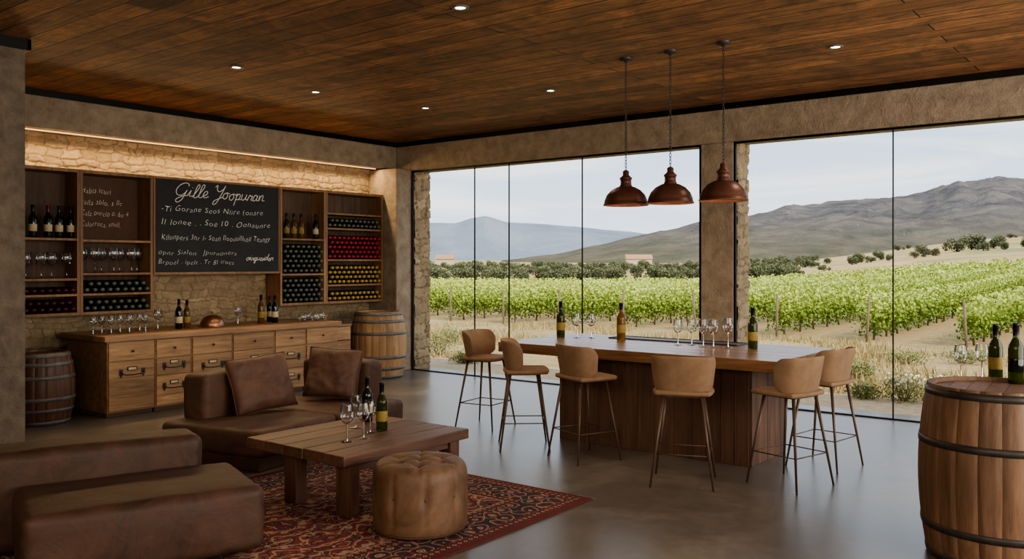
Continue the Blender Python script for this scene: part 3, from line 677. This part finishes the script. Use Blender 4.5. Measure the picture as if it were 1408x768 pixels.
for r,z in prof_:
    for k in range(seg):
        a=2*PI*k/seg
        u=((a*NP/(2*PI))%1); g=math.exp(-(min(u,1-u)**2)/.004); sidew=min(1,max(0,(z-.02)/.06))*min(1,max(0,(.44-z)/.06))
        bt=math.exp(-(min(u,1-u)**2)/.016-((z-.25)**2)/.0022)
        rr=max(r,.001)*(1-.022*g*sidew-.05*bt*sidew); x=rr*math.cos(a); y=rr*math.sin(a); zz=z
        if z>.40:
            tw_=min(1,(z-.40)/.03)
            for q in tf: zz-=.028*tw_*math.exp(-((x-q[0])**2+(y-q[1])**2)/.0010)
            dm=min(segd((x,y),*c) for c in cre); zz-=.010*tw_*math.exp(-(dm**2)/.00016)
        vs.append((x,y,zz))
for i in range(len(prof_)-1):
    for k in range(seg): fs.append((i*seg+k,i*seg+(k+1)%seg,(i+1)*seg+(k+1)%seg,(i+1)*seg+k))
b.add(vs,fs,0,1,True); b.build('cushion',M['pouf'],t,weld=True)
for q in tf:
    b=MB(); b.lathe([(.014,0),(.014,.004),(.008,.009),(0,.010)],c=(q[0],q[1],.414),seg=14,cap=False); b.build('button',M['leather2'],t)
for k in range(NP):
    a=2*PI*k/NP; X=Matrix.Translation((.282*math.cos(a),.282*math.sin(a),.25))@Matrix.Rotation(a,4,'Z')@Matrix.Rotation(PI/2,4,'Y')
    b=MB(); b.lathe([(.013,0),(.013,.004),(.008,.008),(0,.009)],seg=12,cap=False,X=X); b.build('button',M['leather2'],t)
b=MB(); b.tube([(.297*math.cos(a),.297*math.sin(a),.035) for a in [2*PI*k/64 for k in range(64)]],.005,6,closed=True); b.build('piping',M['leather2'],t)
# ---------------- sofas ----------------
t=thing('sofa','dark brown leather sofa at the left front edge on rug','sofa',(-4.4,2.49,RZ),R(-19.4))
b=MB(); b.rbox((-.36,0,.235),(.76,1.22,.37),.055,.016,.007,mid=20,seed=1); b.build('seat',M['leather'],t,weld=True)
b=MB(); b.rbox((-.92,-.31,.32),(.36,1.5,.57),.06,.014,.007,mid=20,seed=5); b.build('backrest',M['leather'],t,weld=True)
b=MB(); b.box(-1.04,-.04,-.56,.36,0,.06); b.build('base',M['black'],t)
SR=math.atan2(.195,.98); O2=(-7.04,4.06)
t=thing('sofa','low brown leather sofa section with one pillow, nearer the camera','sofa',(O2[0],O2[1],0),SR)
b=MB(); b.rbox((.57,.5,.225),(1.14,1.0,.22),.05,.016,.009,mid=18,seed=9); b.build('seat',M['leather2'],t,weld=True)
b=MB(); b.rbox((.15,.62,.50),(.29,.76,.44),.055,.014,.008,mid=12,seed=12); b.build('backrest',M['leather2'],t,weld=True)
b=MB(); b.box(.03,1.10,.03,.97,0,.12); b.build('base',M['leather'],t,bevel=.01)
t=thing('sofa','low brown leather sofa section farther back, under the right pillow','sofa',(O2[0],O2[1],0),SR)
b=MB(); b.rbox((.62,1.52,.225),(1.14,.97,.22),.05,.016,.009,mid=18,seed=19); b.build('seat',M['leather2'],t,weld=True)
b=MB(); b.rbox((.52,1.86,.50),(.84,.26,.44),.055,.014,.008,mid=12,seed=22); b.build('backrest',M['leather2'],t,weld=True)
b=MB(); b.box(.08,1.15,1.05,1.98,0,.12); b.build('base',M['leather'],t,bevel=.01)
def pillow(label,loc,w,h,th,rot,seed):
    b=MB(); n=26
    for sg in (-1,1):
        vs=[];fs=[]
        for i in range(n+1):
            for j in range(n+1):
                u=-1+2*i/n; v=-1+2*j/n
                k=(max(0,1-u**4)*max(0,1-v**4))**.55
                pin=1-.07*(1-abs(u*v))*(abs(u)**3+abs(v)**3)/1.2
                vs.append((sg*th/2*k*(1+.26*noise.fractal(Vector((u*2+seed,v*2,sg)),.9,2,5)),u*w/2*pin,v*h/2*pin))
        for i in range(n):
            for j in range(n): a=i*(n+1)+j; fs.append((a,a+1,a+n+2,a+n+1))
        b.add(vs,fs,0,1,True)
    t=thing('throw_pillow',label,'pillow',loc); t.rotation_euler=rot
    b.build('cushion',M['pillow'],t,weld=True)
    q=MB(); pts=[]
    for s in range(4):
        for k in range(12):
            e=-1+2*k/12; u,v=[(e,-1),(1,e),(-e,1),(-1,-e)][s]
            pin=1-.07*(1-abs(u*v))*(abs(u)**3+abs(v)**3)/1.2; pts.append((0,u*w/2*pin,v*h/2*pin))
    q.tube(pts,.006,6,closed=True); q.build('piping',M['leather2'],t)
M['pillow']=leather('pillow_leather',hx('452f24'),hx('6e5040'),.56)
def S2(a,c): return (O2[0]+a*math.cos(SR)-c*math.sin(SR),O2[1]+a*math.sin(SR)+c*math.cos(SR))
x,y=S2(.45,.76); pillow('square brown leather pillow leaning on the nearer sofa section',(x,y,.60),.66,.52,.19,(R(3),R(-20),SR-R(12)),3)
x,y=S2(.62,1.59); pillow('square brown leather pillow leaning on the farther sofa section',(x,y,.61),.56,.50,.19,(R(-3),R(-18),SR-R(72)),8)
# ---------------- bar ----------------
BH=.92; bx0,bx1,by0,by1=-5.45,-2.60,6.75,8.15; bc=((bx0+bx1)/2,(by0+by1)/2); BT_=.095
t=thing('bar_island','long wooden tasting bar island with thick plank top','bar counter',(bc[0],bc[1],0))
b=MB(); n=6
for k in range(n):
    y0=by0+(by1-by0)*k/n; b.box(bx0-bc[0],bx1-bc[0],y0-bc[1]+.001,y0+(by1-by0)/n-bc[1]-.001,BH-BT_,BH,tint=rt(.88,1.12))
b.build('countertop',M['bartop'],t,bevel=.005)
b=MB(); X0,X1,Y0,Y1=-4.84,-2.90,6.95,7.75; ZT_=BH-BT_
b.box(X0+.02-bc[0],X1-.02-bc[0],Y0+.02-bc[1],Y1-.02-bc[1],.02,ZT_,tint=.5)
x=X0
while x<X1-.03:
    w=min(random.uniform(.11,.2),X1-x); d=random.uniform(0,.010)
    b.box(x-bc[0],x+w-.004-bc[0],Y0-d-bc[1],Y0+.025-bc[1],.0,ZT_,tint=rt(.82,1.12)); b.box(x-bc[0],x+w-.004-bc[0],Y1-.025-bc[1],Y1+d-bc[1],.0,ZT_,tint=rt(.82,1.12)); x+=w
y=Y0+.005
while y<Y1-.03:
    w=min(random.uniform(.11,.2),Y1-.005-y); d=random.uniform(0,.010)
    b.box(X1-.025-bc[0],X1+d-bc[0],y-bc[1],y+w-.004-bc[1],.0,ZT_,tint=rt(.82,1.12)); b.box(X0-d-bc[0],X0+.025-bc[0],y-bc[1],y+w-.004-bc[1],.0,ZT_,tint=rt(.82,1.12)); y+=w
b.build('body',M['barbody'],t,bevel=.003)
t=thing('bar_dark_strip','long dark flat strip at the back of bar top','tray',(-4.1,7.93,BH))  # flat dark strip laid on the counter in place of a recess
b=MB(); b.box(-.7,.7,-.13,.13,.0,.006); b.build('strip_base',M['iron'],t)
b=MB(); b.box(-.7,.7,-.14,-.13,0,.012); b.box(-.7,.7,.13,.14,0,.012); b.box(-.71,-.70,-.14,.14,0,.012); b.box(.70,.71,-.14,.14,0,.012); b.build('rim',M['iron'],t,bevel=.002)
for px,py,k,lb,sc in ((771,463,'green','green bottle standing farthest left on bar top',1.15),(854,467,'amber','amber bottle in the middle of bar top',1.15),(1035,479,'green','green bottle standing farthest right on bar top',1.15)):
    x,y=G(px,py,BH); wbottle(k,x,y,BH,lb,sc=sc)
for px,py,lb,sc in ((793,464,'first wine glass right of the left bar bottle',1.2),(813,464,'wine glass just left of the middle bar bottle',1.2),(932,474,'wine glass leftmost of the group of five on bar',1.15),(951,474,'second glass of the group of five on bar',1.15),(967,476,'middle glass of the group of five on bar',1.2),(981,477,'fourth glass of the group of five on bar',1.2),(1001,478,'tallest wine glass nearest the right bar bottle',1.3)):
    x,y=G(px,py,BH); wglass(x,y,BH,lb,None,sc)
# ---------------- stools ----------------
def stool():
    t=thing('bar_stool','','bar stool')
    b=MB(); b.rbox((0,.02,.712),(.46,.42,.036),.018,.004,0); o=b.build('seat',M['suede'],t,weld=True)
    for v in o.data.vertices:
        x,y=v.co.x/.23,(v.co.y-.02)/.21; k=1-.10*(x*x*y*y); v.co.x*=k; v.co.y=(v.co.y-.02)*k+.02
    b=MB(); nu,nv=32,8; vs=[];fs=[]
    for i in range(nu+1):
        u=-1+2*i/nu; a=u*R(80); au=abs(u)
        ca,sa=math.cos(a),math.sin(a); q=(abs(ca)**3+abs(sa)**3)**(-1/3)   # squarer plan than a circle
        for j in range(nv+1):
            v=j/nv; zl=.695+.012*au**2+.07*max(0,(au-.6)/.4)**1.5; zt=1.0-.012*au**2-.075*max(0,(au-.72)/.28)**2.2; z=zl+(zt-zl)*v
            k=(z-.70)/.3; rx=.212+.036*k; ry=.178+.055*k
            vs.append((rx*q*sa,.02-ry*q*ca,z))
    for i in range(nu):
        for j in range(nv): q=i*(nv+1)+j; fs.append((q,q+1,q+nv+2,q+nv+1))
    b.add(vs,fs,0,1,True); b.build('backrest',M['suede'],t,solid=.016,sub=1)
    for sx in (-1,1):
        for sy in (-1,1):
            b=MB(); b.tube([(sx*.14,sy*.13,.695),(sx*.235,sy*.225,0)],[.014,.008],8); b.build('leg',M['legm'],t)
    def at(sx,sy,z): k=(.695-z)/.695; return (sx*(.14+.095*k),sy*(.13+.095*k),z)
    b=MB()
    for p,q in (((-1,1),(1,1)),((-1,-1),(-1,1)),((1,-1),(1,1)),((-1,-1),(1,-1))): b.tube([at(*p,.25),at(*q,.25)],.005,6)
    b.build('footrest',M['legm'],t)
    b=MB(); b.box(-.15,.15,-.14,.14,.68,.694); b.build('seat_frame',M['legm'],t)
    return t
for x,y,face,lb in ((-5.86,7.05,8,'tan bar stool at the far left end of bar, facing right'),(-4.90,6.45,40,'tan bar stool second from left, at bar front'),(-4.20,6.40,68,'tan bar stool third from left, at bar front'),(-3.12,6.16,113,'tan bar stool seen from straight behind at bar front'),(-2.45,6.62,165,'tan bar stool at right front corner of bar'),(-2.45,7.42,172,'tan bar stool at bar end, behind the corner stool')):
    put('stool',stool,(x,y,0),R(face-90),lb,'bar stool')
# ---------------- pendants ----------------
def pendant():
    t=thing('pendant_lamp','','pendant lamp'); zt=HC-2.25
    b=MB(); b.lathe([(.212,0),(.214,.012),(.205,.016),(.2,.05),(.178,.10),(.135,.145),(.085,.172),(.058,.18)],seg=40,cap=False); b.build('lamp_shade',M['copper'],t,solid=.005)
    b=MB(); b.lathe([(.058,.178),(.06,.19),(.052,.20),(.052,.245),(.06,.25),(.06,.262),(.045,.275),(.03,.29),(.03,.325),(.018,.335),(.0,.34)],seg=24,cap=False); b.build('lamp_cap',M['copper'],t)
    b=MB(); b.lathe([(0,.03),(.02,.035),(.032,.06),(.028,.09),(.014,.12),(.014,.17)],seg=16,cap=False); b.build('bulb',M['bulb'],t)
    b=MB(); z=.335; k=0
    while z<zt-.04:
        c=z+.017; pts=[]
        for q in range(10):
            a=2*PI*q/10; e=.0095*math.cos(a); pts.append((e if k%2 else 0,0 if k%2 else e,c+.019*math.sin(a)))
        b.tube(pts,.0034,5,closed=True); z+=.031; k+=1
    b.build('chain',M['iron'],t)
    b=MB(); b.lathe([(.008,zt-.045),(.02,zt-.03),(.062,zt-.022),(.066,zt-.0)],seg=24,cap=False); b.build('ceiling_canopy',M['iron'],t)
    return t
for x,lb in ((-4.25,'copper dome pendant lamp, leftmost over the bar'),(-3.78,'copper dome pendant lamp, middle of three over bar'),(-3.26,'copper dome pendant lamp, rightmost over the bar')):
    put('pend',pendant,(x,7.2,2.25),0,lb,'pendant lamp')
    l=bpy.data.lights.new('pendant_bulb_lamp','POINT'); l.energy=5; l.color=(1,.74,.48); l.shadow_soft_size=.04
    o=bpy.data.objects.new('pendant_bulb_lamp',l); C.objects.link(o); o.location=(x,7.2,2.265)
# ---------------- OUTSIDE ----------------
def sm(x): x=min(1,max(0,x)); return x*x*(3-2*x)
def hgt(x,y):
    Z=x*FW[0]+y*FW[1]; l=x*RT[0]+y*RT[1]; fr=l/max(Z,1); a=sm((fr-.20)/.45)
    zc=min(Z,260); z=a*(.028*max(0,min(zc,80)-22)+.048*max(0,zc-90))-a*.03*max(0,Z-300)*.2
    z-=(1-a)*(.55*sm((Z-22)/60)-.5*sm((Z-130)/200))
    z+=.005*max(0,Z-130)
    if y>12: z+=.06*noise.noise(Vector((x*.15,y*.15,0)))*min(1,(y-12)/4)
    return z-.03
b=MB(); nr,na=150,130; vs=[];fs=[]
for i in range(nr+1):
    r=6*(2600/6)**(i/nr)
    for j in range(na+1):
        a=R(-62)+R(124)*j/na; l=r*math.sin(a); Z=r*math.cos(a); x,y=LZ(l,Z); vs.append((x,y,hgt(x,y)))
for i in range(nr):
    for j in range(na): q=i*(na+1)+j; fs.append((q,q+1,q+na+2,q+na+1))
b.add(vs,fs,0,1,True); struct(b.build('ground_field',M['field']))
b=MB(); b.box(-26,5,10.40,11.7,-.2,-.012); struct(b.build('ground_gravel_path',M['gravel']))
def prof(pts,px):
    for (a,ya),(c,yc) in zip(pts[:-1],pts[1:]):
        if a<=px<=c: k=(px-a)/(c-a); k=k*k*(3-2*k)*.5+k*.5; return ya+(yc-ya)*k
    return pts[-1][1] if px>pts[-1][0] else pts[0][1]
def ridge(name,pts,D,depth,m,namp,seed,n=260,nj=34):
    b=MB(); vs=[];fs=[]; p0,p1=pts[0][0],pts[-1][0]
    for i in range(n+1):
        px=p0+(p1-p0)*i/n; fr=(px-704)/F; top=(HZ-prof(pts,px))/F*D+CH
        for j in range(nj+1):
            q=j/nj; s=q/.75 if q<.75 else 1-(q-.75)/.25*.9
            Z=D-depth*(.75-q)/.75 if q<.75 else D+depth*(q-.75)
            x,y=LZ(fr*Z,Z)
            nz=noise.ridged_multi_fractal(Vector((x/D*9+seed,y/D*9,0)),.9,2.2,6,1.0,2.0)
            env=math.sin(min(1,s)*PI*.5)**1.2
            z=top*env+(nz-1.2)*namp*top*(.3+.9*(1-abs(2*s-1)))*(1 if q<.75 else .3)*env
            vs.append((x,y,z-4*(1-s)))
    for i in range(n):
        for j in range(nj): q=i*(nj+1)+j; fs.append((q,q+1,q+nj+2,q+nj+1))
    b.add(vs,fs,0,1,True); return struct(b.build(name,m))
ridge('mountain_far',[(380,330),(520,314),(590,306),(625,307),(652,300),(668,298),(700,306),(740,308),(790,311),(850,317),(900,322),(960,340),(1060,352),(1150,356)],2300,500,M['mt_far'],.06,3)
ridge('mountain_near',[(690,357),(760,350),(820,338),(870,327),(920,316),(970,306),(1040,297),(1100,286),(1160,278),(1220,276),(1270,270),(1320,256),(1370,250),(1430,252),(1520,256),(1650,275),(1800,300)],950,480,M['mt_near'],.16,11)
def leafmesh(name,P,size,tn,mat,parent=None,asp=.55):
    n=len(P); u=rng.normal(size=(n,3)); u/=np.linalg.norm(u,axis=1)[:,None]; w=rng.normal(size=(n,3)); w=np.cross(u,w); w/=np.linalg.norm(w,axis=1)[:,None]
    s=np.asarray(size).reshape(-1,1)*np.ones((n,1)); V=np.empty((n,4,3)); V[:,0]=P-u*s; V[:,1]=P+w*s*asp; V[:,2]=P+u*s; V[:,3]=P-w*s*asp
    me=bpy.data.meshes.new(name); me.from_pydata(V.reshape(-1,3).tolist(),[],np.arange(4*n).reshape(-1,4).tolist()); me.materials.append(mat)
    a=me.attributes.new('tint','FLOAT','FACE'); a.data.foreach_set('value',np.asarray(tn,dtype=np.float32)); me.update()
    o=bpy.data.objects.new(name,me); C.objects.link(o)
    if parent: o.parent=parent
    return o
def vine(k):
    def mk():
        t=thing('grapevine','','grapevine'); n=760
        P=np.stack([rng.normal(0,.15,n),rng.uniform(-.46,.46,n),.54+rng.normal(0,.21,n)],1)
        m=rng.random(n)<.10; P[m,2]+=.18
        P[:,2]=np.where(P[:,2]<.1,rng.uniform(.1,.5,n),P[:,2]); P[:,2]=np.clip(P[:,2],.08,1.02)
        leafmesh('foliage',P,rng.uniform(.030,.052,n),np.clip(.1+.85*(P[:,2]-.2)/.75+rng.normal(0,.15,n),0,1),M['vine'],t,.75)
        b=MB(); b.tube([(0,0,-.1),(.02,.02,.25),(-.01,0,.5),(0,-.05,.65)],[.03,.024,.02,.015],6); b.tube([(0,-.42,.58),(0,0,.54),(0,.42,.58)],.012,5); b.build('trunk',M['bark'],t)
        return t
    return mk
vin=[]
xr=-100
while xr<6:
    y=20.6
    while y<80:
        Z=xr*FW[0]+y*FW[1]; l=xr*RT[0]+y*RT[1]
        if Z>5 and -.17<l/Z<.70 and Z<80: vin.append((math.hypot(xr,y),xr,y))
        y+=1.02
    xr+=2.05
vin.sort(); near=vin[:294]; far=vin[294:]
for i,(d,x,y) in enumerate(near):
    put('vine%d'%(i%3),vine(i%3),(x,y,hgt(x,y)),PI*(i%2),'leafy green grapevine in the nearest vineyard rows beyond the windows','grapevine','nearest grapevines')
PP=[];TT=[]
for d,x,y in far:
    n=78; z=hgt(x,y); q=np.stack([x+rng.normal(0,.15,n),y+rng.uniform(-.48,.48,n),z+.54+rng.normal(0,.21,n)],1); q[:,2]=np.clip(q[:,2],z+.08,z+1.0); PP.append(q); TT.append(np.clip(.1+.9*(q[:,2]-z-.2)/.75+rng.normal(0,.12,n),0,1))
PP=np.concatenate(PP); TT=np.concatenate(TT)
o=leafmesh('grapevine_rows',PP,rng.uniform(.07,.11,len(PP)),TT,M['vine'],None,.75); tag(o,'dense far rows of green grapevines reaching toward the hills','vineyard rows',kind='stuff')
def postm():
    b=MB(); b.tube([(0,0,-.2),(0,0,1.0)],[.03,.027],8); return b.build('vineyard_post',M['post'])
xr=-100+2.05*37
while xr<5:
    x=xr; xr+=2.05
    put('post',postm,(x+random.uniform(-.05,.05),20.0+random.uniform(-.1,.1),hgt(x,20)),0,'weathered wooden post at the near end of a vine row','post','posts along the near vineyard edge',rot=(R(random.uniform(-3,3)),R(random.uniform(-3,3)),0))
# grass
n=38000; P=np.stack([rng.uniform(-26,5,n),11.6+8.2*rng.random(n)**1.0,np.zeros(n)],1)
cl_=np.array([noise.noise(Vector((p[0]*.5,p[1]*.5,3))) for p in P]); P=P[cl_>-.05]; n=len(P)
hh=rng.uniform(.05,.20,n)*(1+.8*np.array([max(0,noise.noise(Vector((p[0]*.7,p[1]*.7,9)))) for p in P]))
zz=np.array([hgt(p[0],p[1]) for p in P]); aa=rng.uniform(0,2*PI,n); ln=rng.normal(0,.05,(n,2)); V=np.empty((n,3,3)); wd=.010
V[:,0]=np.stack([P[:,0]-wd*np.cos(aa),P[:,1]-wd*np.sin(aa),zz],1); V[:,1]=np.stack([P[:,0]+wd*np.cos(aa),P[:,1]+wd*np.sin(aa),zz],1); V[:,2]=np.stack([P[:,0]+ln[:,0],P[:,1]+ln[:,1],zz+hh],1)
me=bpy.data.meshes.new('dry_grass'); me.from_pydata(V.reshape(-1,3).tolist(),[],np.arange(3*n).reshape(-1,3).tolist()); me.materials.append(M['dry'])
at=me.attributes.new('tint','FLOAT','FACE'); at.data.foreach_set('value',rng.random(n).astype(np.float32)); o=bpy.data.objects.new('dry_grass',me); C.objects.link(o); tag(o,'dry yellow grass between the gravel path and the vineyard','grass',kind='stuff')
def shrub(px,py,w,h,label,flowers=0,mat='shrub'):
    x,y=G(px,py,-.03); t=thing('shrub',label,'shrub',(x,y,hgt(x,y))); n=1100
    q=rng.normal(size=(n,3)); q/=np.linalg.norm(q,axis=1)[:,None]; q*=rng.random((n,1))**.4*(1+.25*np.sin(q[:,:1]*9+q[:,1:2]*7))
    P=np.stack([q[:,0]*w/2,q[:,1]*w/2,h*.45+q[:,2]*h*.5],1); P[:,2]=np.abs(P[:,2])
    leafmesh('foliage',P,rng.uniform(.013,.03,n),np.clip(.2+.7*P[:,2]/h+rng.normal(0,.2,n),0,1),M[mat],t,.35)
    b=MB()
    for k in range(6): a=k*1.05; b.tube([(0,0,-.05),(math.cos(a)*w*.3,math.sin(a)*w*.3,h*.7)],.006,5)
    b.build('stem',M['bark'],t)
    if flowers:
        m=P[P[:,2]>h*.45][:flowers]; leafmesh('flowers',m+np.array([0,0,.02]),.022,np.ones(len(m)),M['flower'],t,.9)
for a in ((603,487,.9,.5,'olive green shrub just outside the far left window pane'),(622,470,.8,.35,'low shrub behind the one outside the left window'),(640,500,.5,.22,'small weed clump beside gravel seen through left window'),(1188,549,.40,.26,'small green bush left of the white flowering bush'),(1243,553,.56,.4,'white flowering bush outside the right window',90),(1303,556,.54,.4,'white flowering bush behind the large oak barrel',70),(1180,520,.6,.3,'grey green weed clump in dry grass, right window'),(1245,500,.8,.25,'low weed clump between vines and flowering bush'),(1330,500,.9,.3,'low bush in grass above the barrel glasses'),(1120,522,.5,.22,'small scrub tuft beside bar end stool seen outside'),(745,475,.7,.2,'low weed clump seen left of the bar bottle'),(1110,500,.5,.2,'low tuft of weeds just right of bar end')):
    shrub(*a)
def tree(k):
    def mk():
        t=thing('olive_tree','','tree'); n=1500; P=[]
        for q in range(9):
            c=np.array([rng.normal(0,.8),rng.normal(0,.8),1.0+rng.uniform(-.4,.6)]); g=rng.normal(size=(n//9,3)); g/=np.linalg.norm(g,axis=1)[:,None]; P.append(c+g*rng.uniform(.55,.85)*rng.random((n//9,1))**.3)
        P=np.concatenate(P); P[:,2]=np.clip(P[:,2],.05,2.5)
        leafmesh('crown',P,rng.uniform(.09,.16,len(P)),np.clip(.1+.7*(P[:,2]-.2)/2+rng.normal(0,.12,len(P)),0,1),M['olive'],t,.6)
        b=MB(); b.tube([(0,0,-.2),(.05,0,.7),(-.1,.1,1.4)],[.14,.1,.05],6); b.build('trunk',M['bark'],t); return t
    return mk
TP=[]
def place_tree(px,Z,s,i,label,group):
    x,y=LZ((px-704)/F*Z,Z)
    for (a,c,q) in TP:
        if math.hypot(a-x,c-y)<1.9*(q+s): return
    TP.append((x,y,s)); put('tree%d'%(i%3),tree(i),(x,y,hgt(x,y)),i*1.7,label,'tree',group,scale=s)
tl=[598,612,634,652,670,690,717,741,758,778,798,820,838,852,902,918,934,952,1040,1056,1072,1090]
for i,px in enumerate(tl):
    place_tree(px,94+26*((i*7)%5)/5,random.uniform(.75,1.05),i,'rounded olive green tree in the belt beyond the vineyard','trees beyond the vineyard')
for i,px in enumerate(range(585,1120,6)):
    place_tree(px,150+130*((i*5)%7)/7,random.uniform(.7,1.2),i,'small distant tree in the far tree belt below the mountains','far belt of trees')
hill=[(1172,150,.7),(1184,158,.9),(1197,151,.6),(1212,160,.8),(1222,152,.5),(1258,148,.6),(1270,155,1.0),(1283,149,.7),(1300,150,.8),(1316,158,1.3),(1336,165,1.5),(1352,150,.8),(1366,160,1.1),(1382,150,.7),(1395,158,1.2),(1412,150,.9),(1140,180,.6),(1120,160,.6),(1235,235,.8),(1250,245,.6),(1390,240,.7),(1372,225,.5),(1300,215,.6),(1130,130,.5)]
for i,(px,Z,s) in enumerate(hill):
    place_tree(px,Z,s,i,'dark round tree on the dry hillside at right','trees on the right hillside')
# farmhouse
HM=newm('cream_wall',hx('c9b49a'),.9)[0]; RM=newm('tan_roof',hx('b08c6c'),.9)[0]
for (px,Z,w,lb) in ((878,330,9.5,'distant cream farmhouse with tan roof beyond the tree belt'),(612,330,6.5,'small distant pale barn at left beyond the tree belt')):
    x,y=LZ((px-704)/F*Z,Z); t=thing('farmhouse',lb,'house',(x,y,hgt(x,y)),AN)
    b=MB(); b.box(-w/2,w/2,-2.5,2.5,-.5,2.6); b.build('walls',HM,t)
    b=MB(); b.add([(-w/2-.3,-2.9,2.5),(w/2+.3,-2.9,2.5),(w/2+.3,0,4.2),(-w/2-.3,0,4.2),(-w/2-.3,2.9,2.5),(w/2+.3,2.9,2.5)],[(0,1,2,3),(3,2,5,4),(0,3,4),(1,5,2)]); b.build('roof',RM,t)
# ---------------- LIGHT ----------------
w=bpy.data.worlds.new('World'); SC.world=w; w.use_nodes=True; t=w.node_tree; bg=t.nodes['Background']
v=nd(t,'ShaderNodeTexCoord').outputs['Generated']; s=nd(t,'ShaderNodeSeparateXYZ',{'Vector':v})
base=ramp(t,s.outputs['Z'],[(0,(.86,.87,.88,1)),(.05,(.68,.77,.88,1)),(.18,(.50,.65,.84,1)),(1,(.36,.50,.70,1))])
cv=mapp(t,v,(1.0,1.0,7.5),(0,0,.4)); cn=noi(t,cv,2.3,9,.62,1.0)
col=mixc(t,ramp(t,cn,[(.42,(0,0,0,1)),(.64,(.95,.95,.95,1))]),base,(.95,.945,.93,1))
t.links.new(col,bg.inputs['Color']); bg.inputs['Strength'].default_value=1.5
sl=bpy.data.lights.new('sun','SUN'); sl.energy=3.5; sl.angle=R(1.0); sl.color=(1,.88,.72)
so=bpy.data.objects.new('sun',sl); C.objects.link(so); so.rotation_euler=Vector((1.0,-.25,.85)).to_track_quat('Z','Y').to_euler()
area('room_fill',(-1.0,-1.8,3.0),(R(72),0,R(26)),6,2.5,215,(1,.86,.70))
area('side_fill',(2.9,5.5,2.0),(0,R(90),0),2.6,7.5,400,(1,.93,.84))  # added fill lamp at the windowless right wall, out of view
# ---------------- CAMERA ----------------
cd=bpy.data.cameras.new('camera'); cam=bpy.data.objects.new('camera',cd); C.objects.link(cam)
cam.location=(0,0,CH); cam.rotation_euler=(R(90),0,AN); cd.sensor_width=36; cd.lens=36*F/1408; cd.shift_y=-(384-HZ)/1408; cd.clip_end=6000; cd.clip_start=.05
SC.camera=cam
SC.view_settings.look='AgX - Medium High Contrast'; SC.view_settings.exposure=.3
